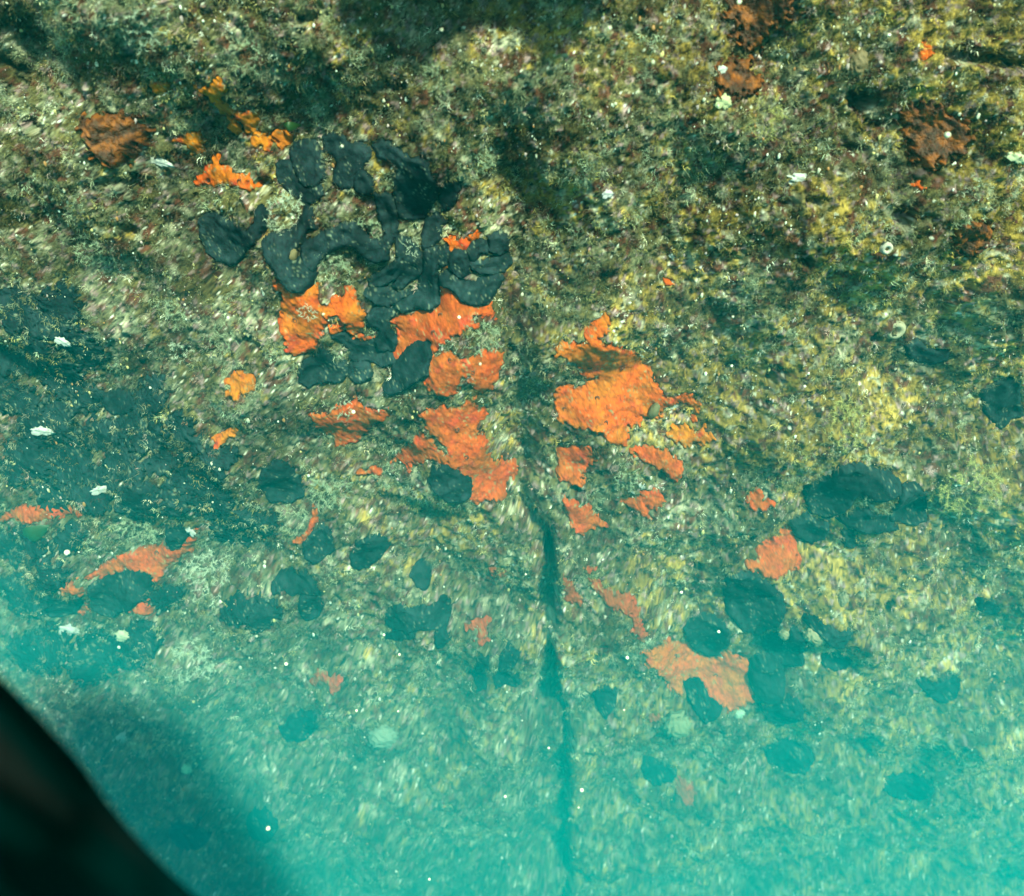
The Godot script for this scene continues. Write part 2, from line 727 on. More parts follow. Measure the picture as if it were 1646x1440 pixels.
func build_oranges(sheets: Array) -> void:
	var tones := [
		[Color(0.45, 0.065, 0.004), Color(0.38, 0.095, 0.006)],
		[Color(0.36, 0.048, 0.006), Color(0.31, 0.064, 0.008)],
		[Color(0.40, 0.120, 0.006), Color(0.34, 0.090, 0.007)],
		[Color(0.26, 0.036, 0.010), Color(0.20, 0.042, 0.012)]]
	for k in ORANGE.size():
		var e: Dictionary = ORANGE[k]
		var s: Dictionary = sheets[k]
		var a: Color = tones[e.c][0]
		var b: Color = tones[e.c][1]
		var tint := func(x: float, y: float, _d: float) -> Color:
			var col := mixed(a, b, 0.5 + n_pat.get_noise_2d(x * 1.5, y * 1.5) * 1.8)
			col = mixed(col, Color(0.36, 0.035, 0.015), (n_pat2.get_noise_2d(x, y) - 0.2) * 2.0)
			col = mixed(col, Color(0.20, 0.16, 0.08), (n_fine.get_noise_2d(x - 5.0, y) + n_pat2.get_noise_2d(x, y - 3.0) * 0.8 - 0.52) * 4.0)
			var g := 1.0 + n_fine.get_noise_2d(x, y) * 0.4 + n_grain.get_noise_2d(x, y) * 0.45 + n_pat3.get_noise_2d(x, y) * 0.3
			return Color(col.r * g, col.g * g, col.b * g)
		var mesh := sheet_mesh(s, tint)
		if e.p.size() == 0:
			solid("orange_sponge", mesh, M.orange, s.centre, e.l, "sponge", "orange encrusting sponges on the wall")
			continue
		var t := thing("orange_sponge", s.centre, e.l, "sponge", "orange encrusting sponges on the wall")
		put("crust", mesh, M.orange, t)
		for i in range(0, e.p.size(), 2):
			var p := hit(e.p[i], e.p[i + 1], s.thick * 0.8)
			var pore := put("pore", disc_ring(s.px * 3.6, s.px * 2.4, s.px * 2.4), M.pore, t)
			pore.position = Vector3(p.x, p.y, sheet_z(s, p.x, p.y, 0.05)) - s.centre


func build_darks(sheets: Array, masses: Array) -> void:
	var tint := func(x: float, y: float, _d: float) -> Color:
		var c := mixed(Color(0.005, 0.011, 0.014), Color(0.013, 0.025, 0.030), 0.5 + n_pat.get_noise_2d(x, y) * 1.2)
		c = mixed(c, Color(0.10, 0.12, 0.09), (n_grain.get_noise_2d(x * 0.8, y * 0.8) + n_pat2.get_noise_2d(x, y) * 0.7 - 0.55) * 4.0)
		var g := 1.0 + n_fine.get_noise_2d(x, y) * 0.5 + n_pat3.get_noise_2d(x, y) * 0.5
		return Color(c.r * g, c.g * g, c.b * g)
	for k in DARK.size():
		var s: Dictionary = sheets[k]
		solid("dark_sponge", sheet_mesh(s, tint), M.dark, s.centre, DARK[k].l, "sponge", "dark slate lobed sponges on the wall")
	for k in MASS.size():
		var s: Dictionary = masses[k]
		solid("shaded_sponge", sheet_mesh(s, tint), M.dark, s.centre, mass_label(MASS[k].o[0], MASS[k].o[1]), "sponge", "crowded dark lobes in the shade")


func mass_label(x: float, y: float) -> String:
	if y > 930.0:
		return "black sponge lobe below the long reddish sponge, apart from the dark mass"
	if y > 785.0:
		return "black sponge lobe at the foot of the dark mass, near the reddish sponges"
	if y < 630.0:
		return "black sponge lobe crowded at the head of the dark mass"
	return "black sponge lobe at the ragged turf side of the dark mass" if x > 200.0 else "black sponge lobe in the thick of the dark mass"


func build_browns(sheets: Array) -> void:
	var tint := func(x: float, y: float, _d: float) -> Color:
		var c := mixed(Color(0.03, 0.010, 0.004), Color(0.15, 0.042, 0.006), 0.35 + n_pat2.get_noise_2d(x * 1.6, y * 1.6) * 1.8)
		var g := 1.0 + n_fine.get_noise_2d(x, y) * 0.7
		return Color(c.r * g, c.g * g, c.b * g)
	for k in BROWN.size():
		var s: Dictionary = sheets[k]
		solid("rust_sponge", sheet_mesh(s, tint), M.brown, s.centre, BROWN[k].l, "sponge", "rust brown lumpy sponges")


func build_stones() -> void:
	var chips := [blob(12, 16, 1.1, 1.9, 53), blob(12, 16, 1.2, 2.3, 54)]
	var pebble := blob(12, 16, 0.28, 1.2, 51)
	var knob := blob(20, 26, 0.5, 2.6, 52)
	for e in STONES:
		var p := hit(e.x, e.y)
		var px := px_size(p)
		var m := plain("mineral", Color(e.c[0], e.c[1], e.c[2]), 0.55)
		m.heightmap_enabled = true
		m.heightmap_texture = M.wall.heightmap_texture
		m.heightmap_scale = 0.1
		m.uv1_triplanar = true
		m.uv1_world_triplanar = true
		m.uv1_scale = Vector3.ONE * 25.0
		var mesh: Mesh = chips[rng.randi() % 2]
		if e.n == "pebble":
			mesh = pebble
		elif e.n == "pale_sponge":
			mesh = knob
		elif e.n == "shell_disc":
			mesh = disc_ring(1.0, 0.45, 0.7)
		var at := Vector3(p.x, p.y, wall_z(p.x, p.y))
		var cell := cell_at(p.x, p.y)
		if cell >= 0 and cover[cell] > 0:
			at.z = macro(p.x, p.y) + 9.0 * px
		var o := solid(e.n, mesh, m, at, e.l, e.k)
		o.rotation.z = -e.r
		var flat: float = minf(e.a, e.b) * px
		o.scale = Vector3(e.a * px, e.b * px * 1.2, flat * (0.5 if e.n == "shell_chip" else 1.0))


func build_tufts() -> void:
	var branches := []
	for i in 8:
		branches.append(feather())
	for e in TUFTS:
		var p := hit(e.x, e.y)
		var px := px_size(p)
		var r: float = e.r * px
		var z := wall_z(p.x, p.y)
		var cell := cell_at(p.x, p.y)
		if cell >= 0 and cover[cell] > 0:
			z = macro(p.x, p.y) + 8.0 * px
		var t := thing("pale_tuft", Vector3(p.x, p.y, z), e.l, "tuft", "pale feathery tufts on the wall")
		var n := int(clampf(e.r * 1.5, 14.0, 60.0))
		for i in n:
			var b := put("branch", branches[rng.randi() % 8], M.tuft[e.c], t)
			var a := TAU * (i + rng.randf() * 0.8) / n * 2.4
			var out := rng.randf_range(0.25, 1.25)
			var dir := Vector3(cos(a) * out, sin(a) * out - 0.15, 0.75).normalized()
			var bx := dir.cross(Vector3(0.3, 0.9, 0.2)).normalized()
			var size := clampf(r * rng.randf_range(0.3, 0.62), 0.009, 0.03)
			b.transform = Transform3D(Basis(bx, dir.cross(bx), dir).rotated(dir, rng.randf() * TAU).scaled(Vector3.ONE * size), Vector3(cos(a), sin(a), 0.0) * r * sqrt(rng.randf()) * 0.75)
			var w := t.position + b.position
			var cc := cell_at(w.x, w.y)
			if cc >= 0 and cover[cc] == 0:
				b.position.z = wall_z(w.x, w.y) - t.position.z - 0.001


func build_green_blades() -> void:
	for e in BLADES:
		var p := hit(e.x, e.y)
		var px := px_size(p)
		var v := PackedVector3Array()
		var index := PackedInt32Array()
		var n := 14
		for side in 2:
			for i in n:
				var u := float(i) / (n - 1)
				var w: float = sin(PI * pow(u, 0.8)) * e.b * px + 0.001
				for q in [-1.0, 0.0, 1.0]:
					v.append(Vector3((u * 2.0 - 1.0) * e.a * px, q * w, 0.012 + 0.012 * sin(u * 4.0) - absf(q) * 0.005 - side * 0.0012))
		for side in 2:
			for i in n - 1:
				for q in 2:
					var a := side * n * 3 + i * 3 + q
					if side == 0:
						index.append_array([a, a + 1, a + 3, a + 1, a + 4, a + 3])
					else:
						index.append_array([a, a + 3, a + 1, a + 1, a + 3, a + 4])
		var o := solid("green_blade", smooth_mesh(v, PackedColorArray(), index), M.blade, Vector3(p.x, p.y, wall_z(p.x, p.y) + 0.006), e.l, "seaweed")
		o.rotation.z = -e.r


func build_particles() -> void:
	var mesh := blob(8, 10, 0.35, 1.3, 61)
	for e in SPECKS:
		var d := ray(e[0], e[1])
		var wall := hit(e[0], e[1])
		var p: Vector3 = EYE + (wall - EYE) * float(e[3])
		var o := solid("drifting_particle", mesh, M.speck, p, "pale speck drifting in the water before the wall", "particle", "pale specks drifting in the water")
		o.scale = Vector3.ONE * float(e[2]) * px_size(p) * rng.randf_range(0.4, 0.75)
		o.rotation = Vector3(rng.randf(), rng.randf(), rng.randf()) * TAU


func build_turf() -> void:
	var kinds := [turf_tuft(12, 0.011, 0.0007, 0.006, 1.0), turf_tuft(11, 0.015, 0.0006, 0.005, 1.3), turf_tuft(16, 0.007, 0.0008, 0.007, 0.9)]
	var counts := [24000, 16000, 26000]
	for k in 3:
		var where: Array[Transform3D] = []
		var tints := PackedColorArray()
		while where.size() < counts[k]:
			var y := -EYE.z * tan(deg_to_rad(rng.randf_range(-6.0, 64.0)))
			var hw := (-y * 0.5 + EYE.z * 0.866) * half * 1.143 * 1.15
			var x := rng.randf_range(-hw, hw)
			var cell := cell_at(x, y)
			if cell < 0 or cover[cell] == 1 or cover[cell] == 2 and rng.randf() > 0.14:
				continue
			var dens := 0.42 + n_pat2.get_noise_2d(x + 20.0 * k, y) * 2.2
			if rng.randf() > dens:
				continue
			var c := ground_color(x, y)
			var pale := n_pat.get_noise_2d(x + 30.0, y + 11.0) + n_zone.get_noise_2d(x, y) * 0.6
			var to := Color(0.30, 0.35, 0.25) if k < 2 else Color(0.27, 0.24, 0.08)
			c = mixed(Color(c.r * 1.15 + 0.02, c.g * 1.15 + 0.02, c.b * 1.1 + 0.008), to, 0.12 + pale * 1.3 + rng.randfn(0.0, 0.16))
			var lift := rng.randf_range(0.45, 1.25) + (0.9 if rng.randf() < 0.14 else 0.0)
			tints.append(Color(c.r * lift, c.g * lift, c.b * lift))
			var up := Vector3(rng.randfn(0.0, 0.35), rng.randfn(-0.15, 0.35), 1.0).normalized()
			var bx := up.cross(Vector3.UP).normalized()
			var size := rng.randf_range(0.7, 1.25) * (1.0 + maxf(0.0, -y - 0.8) * 0.28)
			where.append(Transform3D(Basis(bx, up.cross(bx), up).rotated(up, rng.randf() * TAU).scaled(Vector3.ONE * size), Vector3(x, y, macro(x, y) + 0.012 if cover[cell] == 2 else wall_z(x, y))))
		var mm := MultiMesh.new()
		mm.transform_format = MultiMesh.TRANSFORM_3D
		mm.use_colors = true
		mm.mesh = kinds[k]
		mm.instance_count = where.size()
		for i in where.size():
			mm.set_instance_transform(i, where[i])
			mm.set_instance_color(i, tints[i])
		var o := MultiMeshInstance3D.new()
		o.name = ["algal_turf", "long_algal_turf", "short_algal_turf"][k]
		o.multimesh = mm
		o.material_override = M.turf
		add_child(o)
		o.set_meta("kind", "stuff")
		tag(o, ["curly grey green algal turf growing over the rock", "longer wispy algal turf strands on the rock", "short dense olive algal turf on the rock"][k], "algae")
	# shell grit caught in the turf
	var mm := MultiMesh.new()
	mm.transform_format = MultiMesh.TRANSFORM_3D
	mm.use_colors = true
	mm.mesh = blob(4, 6, 0.7, 1.6, 71)
	var spots: Array[Transform3D] = []
	var cols := PackedColorArray()
	while spots.size() < 5000:
		var y := -EYE.z * tan(deg_to_rad(rng.randf_range(-3.0, 62.0)))
		var hw := (-y * 0.5 + EYE.z * 0.866) * half * 1.143 * 1.1
		var x := rng.randf_range(-hw, hw)
		var cell := cell_at(x, y)
		if cell < 0 or cover[cell] == 1 or cover[cell] == 2 and rng.randf() > 0.5 or rng.randf() > 0.2 + n_pat.get_noise_2d(x - 40.0, y) * 3.2:
			continue
		var base: Color = [Color(0.42, 0.40, 0.32), Color(0.38, 0.32, 0.14), Color(0.32, 0.24, 0.25), Color(0.55, 0.56, 0.50), Color(0.26, 0.12, 0.04)][rng.randi() % 5]
		cols.append(base)
		var size := 0.0009 * (1.0 + 2.6 * pow(rng.randf(), 7.0)) * (1.0 + maxf(0.0, -y - 0.6) * 0.4)
		spots.append(Transform3D(Basis.from_euler(Vector3(rng.randf(), rng.randf(), rng.randf()) * TAU).scaled(Vector3(1.0, rng.randf_range(0.8, 2.0), 0.7) * size), Vector3(x, y, macro(x, y) + 0.017 if cover[cell] == 2 else wall_z(x, y) + 0.003)))
	mm.instance_count = spots.size()
	for i in spots.size():
		mm.set_instance_transform(i, spots[i])
		mm.set_instance_color(i, cols[i])
	var o := MultiMeshInstance3D.new()
	o.name = "shell_grit"
	o.multimesh = mm
	o.material_override = M.grit
	add_child(o)
	o.set_meta("kind", "stuff")
	tag(o, "tiny pale shell grit caught in the turf", "grit")


# ---------------------------------------------------------------- traced outlines, in pixels of the photograph
const GROOVE := [[-250,905,170,0.005,0,0.12],[0,905,160,0.01,0,0.12],[300,890,135,0.025,0,0.08],[470,890,120,0.04,0,0.06],[560,890,112,0.05,0,0.06],[700,890,108,0.055,0,0.06],[820,891,88,0.06,0,0.06],[850,893,56,0.06,0.03,0.016],[880,893,44,0.06,0.1,0.016],[910,893,40,0.05,0.02,0.016],[1000,895,36,0.04,0,0.016],[1060,903,34,0.045,0.03,0.016],[1100,908,55,0.06,0.05,0.016],[1150,915,80,0.07,0.03,0.016],[1220,922,92,0.07,0.02,0.016],[1300,922,95,0.06,0.01,0.016],[1440,918,90,0.06,0.01,0.016],[1800,918,100,0.05,0,0.016]]
const ORANGE := [
	{"l": "wide orange sponge sheet under the dark tangle, with a feathery tuft on it", "c": 0, "o": [437,460.4,445.5,455.3,456.6,462.1,465.9,469.8,477.8,471.5,489.7,467.2,501.6,456.2,511.8,457,510.1,474,511.8,491,515.2,496.1,532.2,484.2,545.9,482.5,556.1,474,556.1,458.7,564.6,458.7,574.8,472.3,571.4,484.2,578.2,497.8,586.7,504.6,585.8,519.9,578.2,535.2,561.2,539.5,552.7,523.3,542.4,513.1,537.3,504.6,525.4,513.1,520.3,525,515.2,545.4,501.6,565.9,472.7,574.4,460.8,565.9,459.1,545.4,450.6,535.2,448.9,516.5,450.6,492.7,455.7,479.1,452.3,472.3,438.7,467.2], "p": [474,515,478,497]},
	{"l": "small bright orange sponge chip tucked under the amber lobe of the sheet", "c": 0, "o": [526.6,525,547.6,525,546.7,535.2,537.3,541.2,528.8,539.5], "p": []},
	{"l": "thin orange sponge fringe along the dark lobe below the amber sheet", "c": 0, "o": [564.6,546.3,579.9,536.9,590.1,543.7,607.9,537.8,607.9,543.7,590.1,548.8,576.5,548.8], "p": []},
	{"l": "big orange sponge sheet notched by a dark oval lobe, left of the groove", "c": 1, "o": [623.4,514.4,637,506.8,662.5,502.5,684.6,498.3,699.9,494,703.3,478.7,705,461.7,718.6,461.7,728.8,470.2,737.3,485.5,752.7,488.1,769.7,491.5,788.4,485.5,787.5,499.1,801.1,502.5,795.2,513.6,788.4,509.3,757.8,509.3,762.9,517.8,773.9,522.1,759.5,531.4,742.4,534.8,730.5,545,708.4,555.2,701.6,568.8,691.4,568.8,689.7,546.7,672.7,554.4,656.6,560.3,645.5,570.5,643,584.1,637,582.4,630.2,570.5,623.4,564.6,637,555.2,639.6,528,630.2,519.5], "p": [708,508,697,535]},
	{"l": "orange sponge patch with a square notch in its lower edge, left of the groove", "c": 1, "o": [684.6,575.6,701.6,568.8,722,568.8,735.6,577.3,754.4,579,761.2,572.2,778.2,565.4,790.1,563.7,810.5,570.5,811.3,584.1,800.3,606.3,790.1,626.7,769.7,632.6,756.1,623.3,756.9,609.7,744.1,608,737.3,619.9,737.3,630.1,722,637.7,706.7,637.7,698.2,628.4,688,628.4,679.5,619.9,693.1,604.6,684.6,596.1], "p": [724,580,760,600]},
	{"l": "large ragged brick-orange sponge stepping down beside the groove", "c": 1, "o": [670.3,670.4,683.6,658.8,710.4,653.7,737.1,657.1,763.8,640.4,767.2,657.1,783.9,660.4,777.2,677.1,763.8,687.2,770.5,700.5,787.2,710.5,780.5,727.2,795.6,743.9,834,747.3,830.7,767.3,810.6,777.4,813.9,800.7,783.9,802.4,763.8,810.8,753.8,804.1,758.8,780.7,737.1,757.3,717.1,747.3,697,738.9,677,743.9,653.6,764,650.2,757.3,660.3,743.9,630.2,743.9,640.2,727.2,660.3,713.9,673.6,697.2,683.6,700.5,697,710.5,703.7,727.2,717.1,727.2,707,710.5,687,693.8,680.3,677.1], "p": [735,690,750,735]},
	{"l": "orange sponge patch with a pointed lower lobe under the pair of dark ovals", "c": 1, "o": [496,664,512,668,529,666,546,653,558,650,571,642,577,651,597,655,605,659,624,659,627,672,603,680,588,697,570,712,541,720,531,701,512,690,499,673], "p": [556,680]},
	{"l": "small star-shaped orange sponge alone on grey-green turf", "c": 2, "o": [355.8,615.3,380.9,598.6,397.6,607,414.3,603.6,411,617,404.3,633.7,384.2,635.4,377.5,643.7,364.2,640.4,367.5,623.7], "p": []},
	{"l": "largest orange sponge, with dark pores and an embedded pebble, right of the groove", "c": 0, "o": [890.4,564.8,902.3,549.5,910.8,558,926.1,552.9,941.4,547.8,943.1,530.8,955,512.1,966.9,507,978,513.8,978.8,537.6,970.3,539.3,963.5,546.1,975.4,558,985.6,549.5,1001,561.4,1023.1,568.2,1033.3,581.8,1048.6,598.8,1050.3,612.4,1058.8,626.1,1070.7,638,1096.2,636.3,1109.8,632.9,1113.2,641.4,1125.1,646.5,1121.7,660.1,1120,678.8,1113.2,678.8,1113.2,658.4,1097.9,646.5,1074.1,653.3,1062.2,668.6,1053.7,673.7,1033.3,670.3,1031.6,687.3,1018,685.6,1009.5,683.9,1009.5,716.2,992.4,719.6,980.5,711.1,963.5,694.1,938,692.4,917.6,687.3,897.2,678.8,892.1,656.7,890.4,636.3,895.5,626.1,914.2,621,938,624.4,943.1,615.9,965.2,607.3,938,609,934.6,597.1,922.7,585.2,907.4,578.4,895.5,573.3], "p": [908,658,974,680,1001,589,948,590,960,640]},
	{"l": "amber-yellow sponge patch below the end of the largest orange sponge", "c": 2, "o": [1067,701,1084,686,1108,685,1115,694,1134,689,1139,700,1150,709,1131,716,1117,712,1108,720,1083,714], "p": []},
	{"l": "square brick-red sponge patch against the edge of the groove", "c": 1, "o": [897.5,720.6,917.5,718.9,947.6,717.2,959.3,740.6,940.9,757.3,937.6,780.7,917.5,780.7,897.5,770.7,890.8,757.3,897.5,740.6], "p": []},
	{"l": "slanting brick-orange sponge strip below the largest orange sponge", "c": 1, "o": [1011.1,720.6,1047.8,717.2,1074.6,727.2,1094.6,743.9,1097.9,767.3,1084.6,777.4,1071.2,760.7,1047.8,747.3,1027.8,740.6], "p": []},
	{"l": "orange-brown sponge patch with a pale tuft biting its top, beside the dark slot", "c": 1, "o": [905.8,802.4,920.9,807.4,947.6,810.8,957.6,830.8,977.7,845.9,957.6,850.9,934.2,864.2,917.5,844.2,907.5,824.1], "p": []},
	{"l": "wishbone-shaped orange-red sponge in pale turf", "c": 1, "o": [999.4,807.4,1024.4,800.7,1037.8,790.7,1054.5,787.4,1071.2,807.4,1054.5,820.8,1037.8,814.1,1051.2,840.8,1027.8,827.5,1011.1,817.5], "p": []},
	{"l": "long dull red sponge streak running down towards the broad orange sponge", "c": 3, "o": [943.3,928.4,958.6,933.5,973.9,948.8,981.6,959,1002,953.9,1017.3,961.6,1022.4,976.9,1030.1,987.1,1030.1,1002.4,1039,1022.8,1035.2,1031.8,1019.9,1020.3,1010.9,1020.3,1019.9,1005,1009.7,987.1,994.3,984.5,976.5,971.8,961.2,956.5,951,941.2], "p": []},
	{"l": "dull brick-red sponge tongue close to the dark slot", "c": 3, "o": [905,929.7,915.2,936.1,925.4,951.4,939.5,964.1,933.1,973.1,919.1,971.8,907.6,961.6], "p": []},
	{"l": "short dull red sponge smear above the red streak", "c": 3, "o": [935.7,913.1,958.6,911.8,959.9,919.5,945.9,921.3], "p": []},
	{"l": "broad orange sponge wrapped round dark lobes, with pale debris on it", "c": 0, "o": [1035,1045.5,1046.7,1051.4,1048.6,1047.5,1068,1031.9,1089.4,1031.9,1106.9,1037.8,1114.7,1049.4,1132.2,1057.2,1153.6,1061.1,1163.3,1047.5,1173,1045.5,1186.6,1057.2,1210,1063,1206.1,1084.4,1210,1109.7,1211.9,1129.1,1194.4,1138.8,1173,1143.7,1159.4,1136.9,1151.6,1127.2,1140,1123.3,1134.1,1103.9,1124.4,1090.2,1108.9,1090.2,1097.2,1100,1099.1,1121.4,1087.5,1115.5,1070,1100,1056.4,1076.6,1042.8,1074.7,1035,1053.3], "p": [1085,1055,1150,1085]},
	{"l": "triangular orange-red sponge against the biggest cluster of dark lobes", "c": 1, "o": [1263.6,848.9,1271.4,848.9,1277.2,864.4,1281.1,887.7,1287.9,905.2,1285,916.9,1263.6,924.7,1246.1,934.4,1224.7,924.7,1205.3,918.8,1201.4,907.2,1216.9,895.5,1216.9,876.1,1244.2,866.4], "p": [1278,914]},
	{"l": "small three-pronged orange sponge above the triangular one", "c": 1, "o": [1207.2,792.5,1222.8,791.5,1228.6,806.1,1246.1,806.1,1244.2,813.9,1226.7,823.6,1211.1,821.6,1199.4,808], "p": []},
	{"l": "long reddish sponge arching over a dark lobe, tipped by a white shell", "c": 1, "o": [125,930.5,153.1,920.3,173.5,902.5,209.2,889.7,229.7,882.1,265.4,875.7,273,887.2,290.9,882.1,296,866.8,306.2,861.7,317.7,843.8,315.1,864.2,306.2,887.2,283.2,899.9,265.4,915.2,260.3,933.1,245,933.1,239.9,925.4,219.4,919.1,193.9,920.3,165.9,929.3,142.9,931.8], "p": [252,889]},
	{"l": "small curved reddish sponge flap left of the arching one", "c": 1, "o": [94.4,945.9,109.7,940.8,125,947.1,130.1,958.6,125,959.9,112.3,954.8,97,956.1], "p": []},
	{"l": "small triangular reddish sponge between two dark lobes", "c": 1, "o": [135.2,965,139.1,976.5,145.4,988,122.5,993.1,125,982.9], "p": []},
	{"l": "small reddish sponge tongue with a pale tip under the dark lobe", "c": 1, "o": [204.1,984.1,219.4,971.4,239.9,957.3,247.5,961.2,246.2,981.6,234.8,991.8,222,988], "p": []},
	{"l": "branching amber-orange sponge with a ring at its tip, above the dark tangle", "c": 2, "o": [310.7,140.3,329.1,143.7,337.5,128.6,350.8,123.6,364.9,135.3,362.5,150.4,350.8,157,364.2,167.1,370.9,180.4,394.3,180.4,411,177.1,416,200.5,411,210.5,397.6,213.8,377.5,187.1,354.2,183.8,340.8,163.7,320.7,150.4], "p": []},
	{"l": "short amber sponge strand beneath the branching one", "c": 2, "o": [365.9,190.4,377.5,193.8,389.2,213.8,377.5,217.2,367.5,203.8], "p": []},
	{"l": "bent amber sponge strip touching the rounded dark lobe", "c": 2, "o": [401,225,410,214,425,218,433,230,438,247,428,246,418,235,405,238], "p": []},
	{"l": "pointed orange sponge nub above the rounded dark lobe", "c": 2, "o": [438,217,448,210,474,216,462,232,452,238,440,228], "p": []},
	{"l": "lacy amber sponge bit with tiny holes in brown turf", "c": 2, "o": [277,228,295,214,318,214,329,228,327,243,308,250,298,240,290,226], "p": []},
	{"l": "bright orange sponge of three knobs over a black gap", "c": 0, "o": [311.9,291.8,315.3,283.3,325.5,278.2,327.2,266.3,339.1,268,340.8,254.4,349.3,251,352.7,261.2,368,271.4,385,281.6,398.6,281.6,402,293.5,407.1,302,402,308,385,302,359.5,296.9,344.2,302,335.7,290.1,325.5,302,317,302], "p": [385,292]},
	{"l": "ochre sponge pebble-like patch beside the branching amber sponge", "c": 2, "o": [238,137,252,134,267,136,263,150,245,150], "p": []},
	{"l": "pale orange sponge sheet between the round dark lobes", "c": 0, "o": [709.7,383.7,723.3,380.3,738.6,383.7,747.1,387.1,755.6,376.9,769.2,371.8,769.2,385.4,755.6,395.6,750.5,404.1,740.3,402.4,730.1,405.8,723.3,419.4,719,434.7,709.7,429.6,718.2,422.8,721.6,409.2,721.6,395.6], "p": []},
	{"l": "reddish ragged sponge band behind the green leafy blade", "c": 1, "o": [0,831,18,822,30,812,43,818,60,820,78,808,97,812,134,822,128,834,100,832,84,833,60,838,30,838,0,842], "p": []},
	{"l": "scalloped reddish sponge strip curving round a black lobe", "c": 1, "o": [502.1,817,512.3,815.7,512.3,832.3,502.1,855.2,491.9,870.5,474,875.7,471.4,870.5,489.3,857.8,500.8,839.9], "p": []},
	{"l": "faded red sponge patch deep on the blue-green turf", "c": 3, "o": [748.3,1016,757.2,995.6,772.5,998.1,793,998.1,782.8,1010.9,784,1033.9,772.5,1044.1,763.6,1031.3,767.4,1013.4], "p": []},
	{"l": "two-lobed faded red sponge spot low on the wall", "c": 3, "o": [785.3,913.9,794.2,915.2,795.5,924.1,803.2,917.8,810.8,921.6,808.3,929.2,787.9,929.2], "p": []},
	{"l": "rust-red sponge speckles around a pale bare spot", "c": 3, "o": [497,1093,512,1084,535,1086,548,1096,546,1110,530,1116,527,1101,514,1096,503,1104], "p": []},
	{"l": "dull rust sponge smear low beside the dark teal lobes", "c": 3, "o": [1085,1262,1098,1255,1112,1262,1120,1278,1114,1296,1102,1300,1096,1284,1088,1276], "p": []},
	{"l": "thin orange sponge thread edging a mossy knob", "c": 1, "o": [563.3,765.9,578.6,758.3,601.6,751.9,613.1,758.3,610.5,767.2,596.5,762.1,576.1,765.9], "p": []},
	{"l": "little ochre sponge hook beside the left dark mass", "c": 2, "o": [338,708,352,699,366,693,374,686,381,690,372,704,358,712,352,724,344,722], "p": []},
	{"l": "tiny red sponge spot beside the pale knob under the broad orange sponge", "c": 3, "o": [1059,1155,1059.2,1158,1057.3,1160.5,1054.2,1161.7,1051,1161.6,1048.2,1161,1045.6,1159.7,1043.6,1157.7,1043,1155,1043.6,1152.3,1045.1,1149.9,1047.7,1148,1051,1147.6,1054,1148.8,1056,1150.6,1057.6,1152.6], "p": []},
	{"l": "tiny orange sponge dot alone on bare turf above the largest orange sponge", "c": 0, "o": [1081,456,1081.1,458.1,1079.8,460,1077.4,460.8,1075,460.7,1072.9,460.3,1070.9,459.4,1069.5,457.9,1069,456,1069.4,454.1,1070.6,452.3,1072.5,451,1075,450.7,1077.2,451.5,1078.7,452.9,1079.9,454.3], "p": []},
	{"l": "orange sponge nub among bright grit beside a long dark gap", "c": 0, "o": [1497.9,90.3,1495,96,1490.6,99.8,1486.3,100.3,1483.2,98.4,1481.1,95.7,1479.8,92,1480,87,1482.1,81.7,1485.4,76.9,1489.5,73.1,1493.9,71.1,1497.6,72.1,1499.3,75.9,1499.4,80.5,1499,85.1], "p": []},
	{"l": "dull orange sponge nub on yellow turf above the white shell", "c": 0, "o": [1487.9,294.6,1488.5,297.1,1485.5,299.6,1480.1,301.2,1474.6,301.6,1469.6,301.6,1465,301,1461.4,299.6,1460.1,297.4,1460.8,295,1463.3,292.6,1467.7,290.6,1473.4,289.7,1478.6,290.2,1482.3,291.4,1485.3,292.8], "p": []},
]
